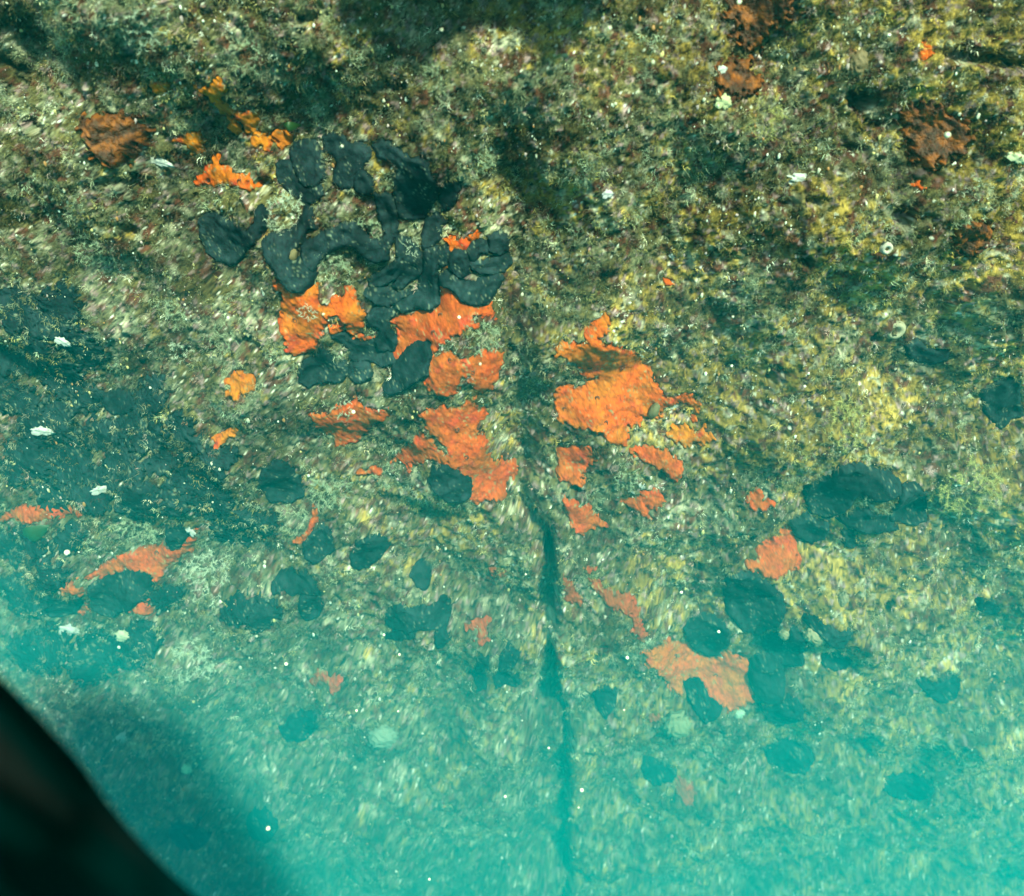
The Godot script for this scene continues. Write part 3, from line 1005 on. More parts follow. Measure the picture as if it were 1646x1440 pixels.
const DARK := [
	{"l": "round slate lobe at the upper end of the dark sponge tangle", "y": 1, "t": 6.75, "o": [465.5,246.8,472.2,232.1,488.2,226.8,504.3,232.1,514.9,246.8,516.3,268.2,517.6,286.9,506.9,297.6,490.9,300.3,480.2,289.6,472.2,268.2]},
	{"l": "slate lobe tucked beneath the round one in the dark tangle", "y": 0, "t": 5.85, "o": [444.1,265.5,453.5,258.9,465.5,261.5,473.5,270.9,480.2,292.3,490.9,301.6,512.3,300.3,517.6,313.7,506.9,325.7,488.2,327,472.2,316.3,450.8,297.6,444.1,281.6]},
	{"l": "angular slate lobe with an orange chip at its edge, top of the tangle", "y": 0, "t": 6.3, "o": [519,220.1,533.7,214.8,549.7,217.4,560.4,233.5,581.8,233.5,597.8,241.5,592.5,257.5,581.8,270.9,571.1,281.6,568.4,300.3,549.7,304.3,535,294.9,536.3,273.6,541.7,262.9,536.3,249.5,528.3,246.8,520.3,244.2]},
	{"l": "small domed slate lobe under a mossy overhang in the tangle", "y": 1, "t": 6.3, "o": [568.4,284.3,579.1,276.2,592.5,284.3,599.1,297.6,597.8,313.7,584.4,313.7,571.1,305.6]},
	{"l": "widest slate lobe of the tangle, with a slim orange sponge sliver on it", "y": 0, "t": 6.75, "o": [597.8,236.1,611.2,226.8,627.2,228.1,640.6,241.5,656.6,254.8,672.7,254.8,686,265.5,690,286.9,702.1,294.9,702.1,319,688.7,340.4,683.3,351.1,662,353.8,640.6,351.1,635.2,329.7,632.6,308.3,635.2,286.9,640.6,268.2,627.2,257.5,608.5,254.8]},
	{"l": "long slate sponge arm curving under a mossy boulder in the tangle", "y": 1, "t": 6.75, "o": [600.5,311,627.2,313.7,633.9,332.4,639.2,359.1,635.2,380.5,625.9,393.8,621.9,417.9,603.2,423.3,584.4,415.2,571.1,401.9,557.7,393.8,533.7,401.9,512.3,420.6,501.6,436.6,488.2,428.6,482.9,396.5,501.6,388.5,525.6,375.1,549.7,363.1,567.1,359.1,573.8,372.5,587.1,384.5,605.8,391.2,620.5,380.5,613.8,361.8,607.2,337.7]},
	{"l": "hook-shaped slate lobe resting on the wide orange sheet", "y": 2, "t": 6.75, "o": [421.4,393.8,434.8,383.2,461.5,377.8,477.5,367.1,485.5,351.1,490.9,332.4,500.2,348.4,502.9,367.1,488.2,372.5,482.9,391.2,472.2,404.5,464.2,415.2,477.5,423.3,488.2,428.6,501.6,442,498.9,458,482.9,470,466.8,468.7,456.1,458,442.8,436.6,429.4,420.6]},
	{"l": "heart-shaped slate sponge standing apart from the tangle", "y": 0, "t": 8.1, "o": [318.7,356.5,330.6,344.6,349.3,344.6,368,356.5,383.3,361.6,395.2,371.8,408.8,363.3,410.5,336.1,422.4,329.3,429.3,341.2,425.9,363.3,408.8,392.2,395.2,404.1,381.6,422.8,368,427.9,347.6,419.4,330.6,404.1,320.4,380.3]},
	{"l": "lone oval slate lobe with a black gap behind it, beside the tangle", "y": 0, "t": 7.2, "o": [704.7,319,712.8,297.6,726.1,290.9,738.1,300.3,735.5,319,723.4,337.7,710.1,340.4]},
	{"l": "narrow slate lobe linking the widest lobe to the lower folds", "y": 1, "t": 5.85, "o": [686,351.1,699.4,340.4,715.4,356.4,707.4,367.1,707.4,383.2,696.7,396.5,680.7,401.9,678,380.5,683.3,367.1]},
	{"l": "folded slate lobe in the middle of the tangle's lower half", "y": 0, "t": 5.85, "o": [635.2,380.5,656.6,383.2,675.3,407.2,680.7,420.6,678,442,656.6,455.3,640.6,468.7,629.9,460.7,640.6,442,648.6,420.6,637.9,409.9]},
	{"l": "slanting slate fold above the stacked folds of the tangle", "y": 1, "t": 5.4, "o": [592.5,450,605.8,439.3,627.2,431.3,643.3,415.2,651.3,428.6,637.9,447.3,613.8,460.7,595.1,463.3]},
	{"l": "lowest stacked slate fold above the amber orange lobe", "y": 2, "t": 4.95, "o": [584.4,474,597.8,463.3,627.2,466,632.6,476.7,659.3,471.4,640.6,484.7,624.5,492.8,603.2,487.4]},
	{"l": "upright slate lobe whose foot rests on the notched orange sheet", "y": 2, "t": 6.75, "o": [683.3,401.9,699.4,399.2,702.1,425.9,699.4,450,704.7,487.4,694,496.8,683.3,498.1,672.7,495.4,651.3,500.8,635.2,495.4,637.9,487.4,656.6,476.7,672.7,463.3,683.3,436.6]},
	{"l": "small blackish bean lobe on the pale orange sheet", "y": 1, "t": 4.5, "o": [699.4,404.5,715.4,396.5,722.1,407.2,718.1,425.9,707.4,428.6,700.7,417.9]},
	{"l": "speckled blackish round lobe below the pale orange sheet", "y": 2, "t": 5.4, "o": [720.8,417.9,731.5,405.9,747.5,407.2,752.8,420.6,750.2,442,736.8,447.3,724.8,433.9]},
	{"l": "slate lobe cupping a mossy spot beside the pale orange sheet", "y": 1, "t": 5.4, "o": [751.5,401.9,760.9,389.8,779.6,387.2,787.6,396.5,784.9,407.2,771.6,407.2,763.5,420.6,754.2,417.9]},
	{"l": "round slate lobe at the groove-side end of the tangle", "y": 2, "t": 5.4, "o": [786.3,383.2,801,377.8,815.7,385.8,815.7,401.9,803.6,409.9,787.6,404.5]},
	{"l": "flat slate lobe beneath the round end lobe of the tangle", "y": 1, "t": 5.4, "o": [754.2,420.6,768.9,420.6,787.6,420.6,803.6,409.9,817,409.9,821,423.3,811.7,436.6,792.9,440.6,771.6,439.3,758.2,433.9]},
	{"l": "smile-shaped slate lobe capping the notched orange sheet", "y": 2, "t": 6.3, "o": [706.1,447.3,718.1,440.6,734.1,444.6,739.5,455.3,760.9,458,782.3,452.7,801,442,806.3,450,795.6,468.7,784.9,487.4,763.5,490.1,742.2,482.1,723.4,463.3,707.4,458]},
	{"l": "slate strand hanging between the two orange sheets", "y": 1, "t": 5.4, "o": [605.8,495.4,629.9,498.1,635.2,506.1,621.9,516.8,624.5,535.5,636.6,548.9,632.6,564.4,608.5,564.4,603.2,548.9,611.2,530.2,592.5,524.8,589.8,511.5]},
	{"l": "slate strand winding round a mossy knob under the amber lobe", "y": 0, "t": 5.4, "o": [530.5,542,552.7,535.2,561.2,545.4,583.3,552.2,607.1,542,637.7,548.8,629.2,567.6,637.7,581.2,613.9,591.4,598.6,581.2,573.1,582.9,561.2,576.1,562.9,562.4,545.9,548.8]},
	{"l": "dark oval lobe paired with a smaller round one, under the orange sheet", "y": 1, "t": 6.75, "o": [480.4,601.6,488,582.9,505,579.5,515.2,560.7,525.4,569.3,535.6,582.9,552.7,584.6,557.8,599.9,547.6,615.2,522,615.2,508.4,616.9,494.8,622.8,482.9,615.2]},
	{"l": "dark round lobe, the smaller of the pair under the orange sheet", "y": 1, "t": 6.3, "o": [596,599,595.5,605.9,591.5,611.7,585,615,578,615.5,571.4,614.1,565.5,610.8,561.4,605.5,560,599,561.3,592.5,565,586.7,570.8,582.7,578,581.5,584.8,583.6,590,587.7,593.7,592.8]},
	{"l": "slate-blue tongue-shaped lobe in the notch of the big orange sheet", "y": 2, "t": 6.75, "o": [646.2,576.1,658.1,562.4,671.7,553.9,687,557.3,690.4,572.7,685.3,593.1,685.3,603.3,664.9,615.2,649.6,627.1,627.5,635.6,617.3,628.8,632.6,610.1,632.6,593.1]},
	{"l": "black egg-shaped sponge with one pale speck on grey-green turf", "y": 0, "t": 6.3, "o": [563.3,893.5,573.5,870.5,593.9,861.6,616.9,865.4,625.8,878.2,611.8,896.1,593.9,911.4,576.1,916.5,564.6,908.8]},
	{"l": "small black pointed lobe below the egg-shaped one", "y": 0, "t": 5.4, "o": [657.7,924.1,670.5,908.8,676.9,896.1,683.2,908.8,693.4,913.9,689.6,942,682,949.7,670.5,942]},
	{"l": "blue-black lobe under the foot of the ragged brick-orange sponge", "y": 0, "t": 6.3, "o": [688.3,776.1,696,753.2,716.4,748.1,736.8,760.8,758.5,768.5,756,799.1,739.4,808,716.4,808,701.1,794]},
	{"l": "dark lobe with a thin mossy cover beside a pale moss cushion", "y": 0, "t": 6.3, "o": [415.3,783.8,423,753.2,440.8,737.9,458.7,748.1,481.7,776.1,486.8,799.1,466.3,809.3,433.2,808]},
	{"l": "black rounded lobe inside the scalloped reddish strip", "y": 0, "t": 6.3, "o": [486.8,875.7,502.1,855.2,514.8,846.3,530.1,852.7,535.2,885.9,519.9,898.6,502.1,906.3,489.3,896.1]},
	{"l": "wide black lobe with ragged upper edge, below the small pointed one", "y": 0, "t": 6.3, "o": [622,985.4,639.9,975.2,670.5,982.8,693.4,977.7,706.2,962.4,721.5,967.5,724.1,987.9,716.4,1013.4,724.1,1028.8,706.2,1042.8,698.5,1026.2,701.1,1010.9,670.5,1013.4,637.3,1013.4,619.4,1003.2]},
	{"l": "dull teal lobe just beneath the wide black ragged lobe", "y": 0, "t": 3.6, "o": [619.4,1018.5,645,1010.9,670.5,1013.4,665.4,1024.9,637.3,1028.8,622,1027.5]},
	{"l": "black cap-shaped lobe over a teal hollow near the scalloped strip", "y": 0, "t": 6.3, "o": [435.7,944.5,448.5,924.1,474,913.9,489.3,924.1,507.2,939.4,514.8,957.3,484.2,954.8,468.9,957.3,456.1,947.1,438.3,959.9]},
	{"l": "teal rounded lobe hanging under the black cap-shaped lobe", "y": 0, "t": 4.95, "o": [484.2,957.3,514.8,958.6,519.9,975.2,509.7,993,491.9,998.1,479.1,980.3]},
	{"l": "top lobe of the biggest dark cluster right of the groove", "y": 1, "t": 7.2, "o": [1296.6,790.5,1308.3,776.9,1335.5,767.2,1355,755.6,1374.4,749.7,1401.6,755.6,1423,771.1,1448.3,776.9,1446.3,796.4,1430.8,804.2,1393.8,806.1,1386.1,790.5,1376.3,800.3,1366.6,815.8,1351.1,825.5,1327.7,833.3,1306.4,825.5,1296.6,811.9]},
	{"l": "outer rounded lobe closing the biggest dark cluster's far end", "y": 0, "t": 6.75, "o": [1450.2,778.9,1471.6,778.9,1489.1,790.5,1491,817.8,1489.1,837.2,1461.9,845,1430.8,837.2,1428.8,825.5,1438.6,811.9,1450.2,798.3]},
	{"l": "lower shelf lobe under the pale moss strip of the biggest dark cluster", "y": 1, "t": 6.3, "o": [1366.6,827.5,1390,817.8,1426.9,825.5,1430.8,843,1444.4,850.8,1413.3,856.6,1390,856.6,1366.6,848.9,1351.1,837.2]},
	{"l": "lobe of the biggest dark cluster touching the triangular orange sponge", "y": 1, "t": 6.3, "o": [1273.3,843,1292.8,829.4,1312.2,837.2,1331.6,848.9,1323.9,866.4,1306.4,874.1,1288.9,868.3,1277.2,854.7]},
	{"l": "small teal lobe hanging below the biggest dark cluster", "y": 0, "t": 4.5, "o": [1355,854.7,1374.4,856.6,1384.1,876.1,1366.6,881.9,1355,872.2]},
	{"l": "lone bean-shaped dark lobe below a ring-shaped shell", "y": 0, "t": 5.4, "o": [1456.8,556.8,1473.5,546.8,1490.3,560.2,1513.6,566.9,1527,565.2,1520.3,580.2,1496.9,586.9,1476.9,583.6,1460.2,573.6]},
	{"l": "large bluish bowl-shaped lobe above the dark ball", "y": 0, "t": 7.65, "o": [1165,945,1172,924,1205,922,1235,938,1258,960,1262,985,1245,1010,1220,1023,1190,1010,1170,985]},
	{"l": "black clump with pale debris perched on the broad orange sponge", "y": 1, "t": 6.3, "o": [1101.1,1012.5,1112.8,1002.8,1132.2,989.2,1147.7,996.9,1163.3,1004.7,1171.1,1020.3,1169.1,1039.7,1155.5,1053.3,1134.1,1053.3,1116.6,1045.5,1105,1028]},
	{"l": "smooth dark blue ball sponge beside the broad orange sponge", "y": 1, "t": 28, "o": [1207,1092.2,1210.9,1074.7,1221.6,1063,1237.2,1058.2,1250.8,1065,1260.5,1080.5,1264.4,1100,1263.4,1121.4,1254.7,1134,1241.1,1137.3,1223.6,1133,1211.9,1115.5]},
	{"l": "black patch in the gap beneath the dark blue ball", "y": 0, "t": 4.05, "o": [1217.7,1131.1,1241.1,1138.8,1262.4,1125.2,1279.9,1125.2,1291.6,1144.7,1279.9,1160.2,1258.6,1166.1,1237.2,1158.3]},  # dark patch under the ball, built the same way as the lobes
	{"l": "dark lobe framed by the notch of the broad orange sponge", "y": 0, "t": 5.85, "o": [1099.1,1096.1,1124.4,1092.2,1134.1,1111.6,1143.9,1125.2,1161.4,1140.8,1151.6,1156.3,1134.1,1164.1,1120.5,1146.6,1108.9,1129.1]},
	{"l": "teal lobe under the bluish bowl-shaped one", "y": 1, "t": 5.85, "o": [1227.4,1030,1239.1,1018.3,1250.8,1024.2,1258.6,1037.8,1287.7,1049.4,1291.6,1068.9,1260.5,1070.8,1241.1,1059.1,1231.3,1043.6]},
	{"l": "small teal knob between cream knobs", "y": 2, "t": 4.95, "o": [1266.3,1028,1276,1020.3,1291.6,1026.1,1298.4,1041.6,1287.7,1050.4,1272.2,1045.5]},
	{"l": "slim dark teal lobe lying above the cream knobs", "y": 0, "t": 4.5, "o": [1286.4,990.1,1316.5,996.8,1349.9,1020.1,1370,1013.5,1363.3,1031.8,1343.2,1040.2,1323.2,1026.8,1303.2,1010.1]},
	{"l": "flat dark teal lobe below the cream knobs", "y": 0, "t": 4.05, "o": [1319.9,1063.6,1329.9,1050.2,1346.6,1048.5,1370,1063.6,1359.9,1075.3,1343.2,1079.6,1326.5,1071.9]},
	{"l": "two-horned dark lobe on the bright pale turf", "y": 0, "t": 5.4, "o": [1473.5,1093.6,1496.9,1103.7,1517,1090.3,1533.7,1083.6,1543.7,1100.3,1537,1120.4,1517,1130.4,1493.6,1120.4]},
	{"l": "oval teal lobe alone on the bright lower turf", "y": 0, "t": 4.95, "o": [1498.9,1270.1,1497.3,1277.1,1490.1,1282.9,1478.5,1286.3,1465.1,1287,1451.9,1285.5,1439.7,1282.3,1429.5,1277.3,1423,1270.9,1421.1,1263.9,1424,1257.2,1430.9,1251.6,1441.5,1247.7,1454.7,1246.3,1468.4,1247.8,1480.3,1251.7,1489.3,1257.1,1495.7,1263.3]},
	{"l": "broad teal lobe half sunk in turf below the black gap", "y": 0, "t": 4.5, "o": [1228,1204,1255,1188,1282,1190,1300,1205,1308,1225,1296,1244,1262,1240,1238,1228]},
	{"l": "smooth teal lobe low on the right side of the dark crack", "y": 0, "t": 4.95, "o": [1029,1232,1050,1222,1072,1228,1088,1242,1080,1257,1052,1262,1036,1250]},
	{"l": "small ragged black lobe beside the lower crack", "y": 0, "t": 4.5, "o": [953,1113,970,1104,992,1113,988,1138,974,1155,960,1140]},
	{"l": "black knot of lobe left of the lower crack", "y": 0, "t": 4.95, "o": [758.8,1083.6,770.5,1053.6,783.9,1056.9,783.9,1087,780.5,1107,768.8,1110.4]},
	{"l": "curved black lobe left of the lower crack", "y": 0, "t": 4.5, "o": [803.9,1056.9,817.3,1038.5,834,1053.6,827.3,1070.3,813.9,1076.9,837.3,1097,830.7,1103.7,810.6,1100.3,797.2,1107,792.2,1083.6,803.9,1076.9]},
	{"l": "dark oval lobe with a bright drifting speck in front, on the lowest turf", "y": 0, "t": 4.95, "o": [444.6,1333,440.2,1342.5,432.4,1348.5,423.8,1351.2,415.3,1351.4,407,1348.5,400.7,1342,397.5,1333.1,397.3,1323.4,400.2,1313.8,406.8,1306.1,415.9,1303,424.7,1304.9,431.9,1309.2,438.3,1314.7,443.5,1322.7]},
	{"l": "dim teal lobe beside the unknown black shape", "y": 0, "t": 4.95, "o": [336.6,1345.2,330.9,1353.9,323.2,1360.5,313.7,1365.1,302.6,1366.4,291.6,1363.4,282.5,1357.2,275.6,1349,272.6,1338.7,276.2,1328.7,285.8,1322.4,296.9,1320.5,307.2,1320.3,318.2,1320.9,329.7,1325.3,336.9,1334.4]},
	{"l": "dim teal lobe cut by turf below the rust-red speckles", "y": 0, "t": 4.05, "o": [448,1172,470,1150,505,1148,512,1170,490,1190,462,1192]},
	{"l": "black rounded lobe under the arch of the long reddish sponge", "y": 0, "t": 6.3, "o": [142.9,943.3,168.4,930.5,193.9,921.6,219.4,920.3,241.1,926.7,243.7,953.5,224.5,967.5,204.1,984.1,183.7,991.8,158.2,986.7,145.4,973.9]},
	{"l": "black flat lobe beside the small triangular reddish sponge", "y": 0, "t": 4.5, "o": [66.3,963.7,97,958.6,127.6,961.2,134,968.8,122.5,986.7,97,991.8,68.9,984.1]},
	{"l": "dark lobe above the green leafy blade", "y": 0, "t": 5.4, "o": [217.7,648,213.8,657.6,204.5,663.1,194.9,665.8,184.9,666.5,175.2,663.4,168.7,656.6,165.6,648,166.5,638.6,173.5,630.8,184.7,628.8,194.5,631.4,203,634.4,212.4,639]},
	{"l": "black lobe under the long reddish sponge's white shell tip", "y": 0, "t": 4.95, "o": [267.9,846.3,290.9,843.8,303.6,859.1,293.4,871.9,288.3,882.1,273,884.6,265.4,866.8]},
	{"l": "dark teal lobe among pale grit beyond the bean-shaped one", "y": 0, "t": 4.95, "o": [1578,628,1605,615,1640,612,1646,668,1610,690,1588,668]},
	{"l": "round black pit-like lobe on green turf above the two-horned one", "y": 0, "t": 4.05, "o": [1604.7,978.4,1604,983.4,1599.3,987,1592.3,987.6,1585.7,986.1,1580.1,983.8,1575.1,980.7,1571.8,976.4,1571.3,971.6,1573.4,967.3,1577.5,963.9,1583.5,961.9,1590.5,962.6,1596.3,965.8,1599.9,969.8,1602.5,973.8]},
]
const MASS := [
	{"o": [67.4,511.4,60.9,523.9,49.4,535.9,29.5,540.3,9.9,530.8,1.1,515.2,-3,502.2,-8.6,488.3,-6.4,471.9,9.8,462.7,30.5,464.8,48,472.3,62.2,483.1,69.3,497.3]},
	{"o": [126.7,488.8,128.3,505.6,124.3,522.9,111.1,538.1,92.3,547.3,71.4,552.3,49.2,549.9,36,534.9,40.2,514.6,52,499.1,61.6,484.8,76.8,468.4,100.6,461.6,119.4,471.6]},
	{"o": [168.1,576.2,159.8,586.7,143.1,587.7,127.9,583.4,114.4,578.1,102.3,569.4,96.2,557.6,97,546,102.7,535.6,115.5,529.4,132.5,532.7,144.9,542.8,153,552.2,162.7,562.3]},
	{"o": [84.5,571.9,80.6,585.9,67.6,596.8,48.7,601.8,27.9,602.7,5.2,598.4,-10.3,584.8,-7.8,567.9,5.1,556.3,16.2,546.8,30.6,535.6,54.1,531.9,74.7,541.7,83.1,557.3]},
	{"o": [132.5,602.7,132.2,614.8,128.5,628.2,116.5,640.3,98.1,642.5,84.6,634.5,76.8,625.5,68,617.2,62.2,604.4,69.2,590.4,85.3,582.9,101.6,581.6,116.5,583.9,128,591.3]},
	{"o": [66.8,654.3,57.5,665.5,38.6,667.4,21.1,664.8,4.7,660.7,-10.5,652.2,-18.9,640.1,-20.2,627.7,-15.5,615.9,-1.2,608.7,18.7,611.8,34,621.2,45.5,629.8,59.4,639.9]},
	{"o": [114.1,658.7,115.5,672.2,113.1,687.4,102.4,705,81.1,716.6,61.1,714.6,49.9,706.1,39.5,699.3,29.1,688.9,31.7,671.5,49,656.3,69.8,648.7,88.7,645.9,105.1,648.7]},
	{"o": [163,652,156.4,658,147.8,662.7,135.4,664,122.9,657.5,117.8,646.3,118.8,637.2,119.1,629.1,121.4,619.6,131.2,614.1,144.4,617.2,154.7,625,161.9,633.8,165.4,643.4]},
	{"o": [81.4,741.6,77,758,64.2,770,47.9,777.8,27.8,781.9,7,774.8,-1.9,756.4,2.9,738.5,9,724.9,15,709.1,30.7,695.6,52.7,696.4,68.8,709.6,77.5,725.3]},
	{"o": [146,746.9,141.5,762.1,131.3,777.4,112.2,784.2,93.6,775.6,84.5,760.2,78.4,747.4,71.2,732.5,73.1,714.2,88.6,702.6,108.1,701.9,125.2,707,139.4,716.7,146.8,731.4]},
	{"o": [204.6,693.8,199.8,706.6,185.2,715.3,170.5,720.3,155.3,723.6,139.5,722.1,128.1,715.1,121.7,705.4,120.8,693.5,130.7,682.2,148.5,677.7,164.1,679.4,177.6,681.1,193.8,684]},
	{"o": [231.8,684.6,231.6,693.8,225.2,702.3,214.9,708.2,202.7,712.3,188.4,712.9,177.8,706.2,177.6,695.5,182.8,686.8,186.7,678.9,193.8,669.6,207.6,664.6,220.9,668.2,228.1,676.2]},
	{"o": [266.4,645.7,262.1,655.7,255.9,663.2,248.3,669.3,238.2,671.6,228.4,668.9,219.8,663.2,213.5,654.3,214.2,643.3,222.9,635.7,232.9,633.4,241.5,631.3,252.5,629.7,263.4,634.7]},
	{"o": [265.2,699.4,263.2,709,257.2,718.2,245.7,724.6,232.1,727.1,217.7,726.9,204.2,722.2,199.6,711.6,206.6,701,216.6,694.1,225.2,687,238.3,680,254.5,680.3,263.9,688.9]},
	{"o": [233.5,767.2,229.2,778.3,213.5,779.7,197.1,772.7,184.6,764.3,173.5,755.2,166.6,743.9,167.8,733.4,175,725.7,186.9,721.2,203.4,723.8,217.2,734.1,223.5,745.4,228.3,755.2]},
	{"o": [185.5,771.4,187,785.5,183,800,174.6,815.6,157.7,828.1,137.8,827.9,126.2,816.7,120.6,805.4,113.3,794.5,111.3,778.2,123.6,762.5,143.2,756,160.7,756.8,175.5,761.3]},
	{"o": [285.2,731.5,290.5,741.3,284.9,752.7,274.2,759.7,264.1,763.8,253.6,766.4,243.3,764.4,236.6,757.5,233.7,748.2,235,737.3,243.4,727.7,255.6,724.7,265.5,726.6,274.5,728.1]},
	{"o": [311.4,683.3,311.4,692.6,307.7,701.1,301.7,709.4,291.6,715.2,280.2,713.2,274,704.3,272.3,695.5,270,687.6,269.7,677.2,277,668.3,288.5,666.6,298.4,670.1,306.3,675.5]},
	{"o": [360.3,763.7,353.7,776.8,345,787.6,332.4,796.2,316.2,798.9,300.5,795.8,286.3,788.9,276.8,776.8,280.4,762,295.2,752.5,309.7,748.3,323.6,743.1,342.2,740.6,357.9,748.8]},
	{"o": [313.9,788.1,314.6,799.5,309.8,810.6,302,821.7,288.7,830.7,272.8,830.4,263.6,820.6,261,809.9,257.7,800.5,256.7,787.9,265.9,775.6,281.6,771.3,295.5,774,306.4,779.4]},
	{"o": [250.4,789.8,253.8,801.5,253.7,815.8,243.6,830.4,225.6,836,210.8,831.5,200.4,826.1,188.4,820.8,180.2,809.2,185.1,793.8,199.4,782.8,215,777,230.3,775.3,243.3,779.9]},
	{"o": [116.3,802.9,113,812.1,106.8,821.4,94.5,827.5,80.2,824.3,72.1,814.6,68.6,805.8,64,797.1,63,785.8,71.9,777,86,775.5,98.6,778.7,109.2,784.3,115.9,793]},
	{"o": [376.9,741.2,370.6,749.9,363,755.9,354.2,760.2,343.8,760.3,334.6,755.7,327.3,748.5,322.9,738.8,325.9,728.4,336.1,722.9,346.4,722.7,355.4,722.4,366.6,723,376.3,730.1]},
	{"o": [410.3,829.2,410.6,841.9,400.8,853.4,389.4,861.3,377.6,867.5,364.1,870,352.6,866.2,344.7,858.6,340.8,847.9,345.4,835.3,358.8,826.7,372.6,824.8,384.2,824,398.1,823.2]},
	{"o": [374.4,799.7,378.5,811.4,370.6,822.9,358,828.6,346.5,831.4,334.8,832.5,324,828.4,317.8,819.6,316.1,808.8,319.2,797,329.8,788.1,343.4,787,353.8,790.8,363.4,794]},
	{"o": [447.4,846,439.9,857.9,427.2,865.6,414.4,871.3,399.4,874,384.7,870.9,373.9,863.6,366.6,853.6,366.8,841.3,379,831.7,395.9,829.4,409.6,830.1,424.3,830,440.8,834.4]},
	{"o": [111.7,1042.9,104.5,1058.5,94,1072,76.8,1080.7,56.5,1081.2,37.1,1076.1,19,1065.4,11.1,1047.4,21.2,1030.1,39.4,1021.2,55,1014.8,73.8,1007.2,97.6,1008.7,112.3,1024]},
	{"o": [184.2,1042.7,187.5,1058.8,185.1,1075.3,174.2,1088.8,158.8,1096.7,140.7,1100.7,121.2,1096.4,110,1080.2,113.1,1061.2,121,1047.3,127.2,1033,139.9,1017.9,160.4,1014.6,176.6,1026.4]},
	{"o": [80,969.4,75,980.2,64.4,990.6,44.1,994.3,22.9,986,12.1,972.9,5.9,962.1,-1.9,950.1,-1.1,936.2,14.9,928.5,36.5,930.2,55.5,936.4,71.5,945.4,80.4,957.5]},
	{"o": [251.6,1024.8,250.8,1039,246.2,1052.9,234.7,1064.7,218.6,1071.1,201.3,1073.1,183.5,1069.9,172.4,1057.7,176.1,1041.1,187.9,1028.8,198.1,1018.8,211.2,1006.8,230.9,1001.5,246.8,1009.8]},
	{"o": [131.7,865.5,130.4,874.4,126.6,882.7,118.9,888.5,109.2,890.3,99.2,889.4,89.2,884.9,84.5,875.3,88.5,865.4,95.9,859.3,102.2,853.7,110.8,847.7,122.5,847.6,130.3,855.4]},
	{"o": [63.5,897.2,53.4,905,40.7,909.8,25,908,10.3,900.2,-2.5,889.1,-11.7,874.4,-9.3,859.8,5.3,853.6,20.9,854.7,34.4,855.3,51.6,857.9,67.5,869.5,70.8,885.5]},
	{"o": [323.4,719.5,318.4,726.8,311.9,731.6,304.6,735.3,295.9,736.1,287.8,733,281.5,727.7,277.2,720.5,278.7,712.2,286.8,707.1,295.9,706.5,303.5,706.4,312.8,706.4,321.6,711]},
	{"o": [263.2,617.8,263.5,623.8,260.7,630.7,252.2,635.4,242.2,634.4,235.8,630.3,230.6,626.9,224.8,622.5,223.6,615.6,229.7,609.6,238.8,606.8,247.7,606.2,255.8,607.8,261.2,612.2]},
	{"o": [295.7,960,289,968.1,281.1,974.2,271.1,978.6,258.9,978.9,247.9,975.1,238.5,969,232.9,960,236.7,950.4,248.5,945.4,259.9,944.4,270.5,942.9,284.2,943.1,295.1,949.8]},
	{"o": [104.1,932,98.9,939.3,91.4,945.7,79.9,949.7,66.8,946.1,59.8,936.1,59.2,926.8,58.2,918.7,58.7,908.9,66.9,901.3,80.1,901.4,91.3,907,99.7,914.1,104.9,922.9]},
	{"o": [402.5,991.3,397.9,999,389.5,1003.5,379.7,1005.6,368.1,1005.1,357.8,998.4,355.7,987.8,360.4,979.5,364.7,973,369.9,965.4,380.3,960.9,392.1,964.6,399.1,973.4,402.2,982.4]},
	{"o": [447.4,986.2,445.8,995.9,438.8,1004,429.2,1010.7,416.2,1015.4,402.2,1013.1,395.3,1003.4,396.4,993.2,397.7,984.9,399.7,974.9,409.2,965.9,423.8,964.6,435.3,970.2,442.9,977.5]},
]
const BROWN := [
	{"l": "tall knobbly rust-brown sponge among yellow grit, above the lower lump", "o": [1166,8,1185,-25,1240,-30,1275,-5,1272,30,1245,45,1228,60,1222,82,1200,80,1180,62,1192,45,1170,28]},
	{"l": "lower rust-brown sponge lump beside a white shell chip", "o": [1150,125,1160,105,1178,95,1195,88,1212,95,1208,112,1225,130,1220,148,1190,152,1160,150]},
	{"l": "fan-like rust-brown sponge ruffled in arcs on yellow turf", "o": [1447,190,1465,170,1500,168,1530,185,1558,205,1565,225,1550,245,1520,262,1490,265,1468,255,1458,230]},
	{"l": "dark rust-brown sponge clump beside a grey-white shell strip", "o": [122,205,140,190,165,192,190,185,220,192,236,212,228,232,210,240,205,262,180,268,150,255,140,235]},
	{"l": "small rust-brown sponge among bright grit above the dark lobe", "o": [1535,385,1550,362,1580,358,1598,372,1580,398,1560,412,1540,405]},
]
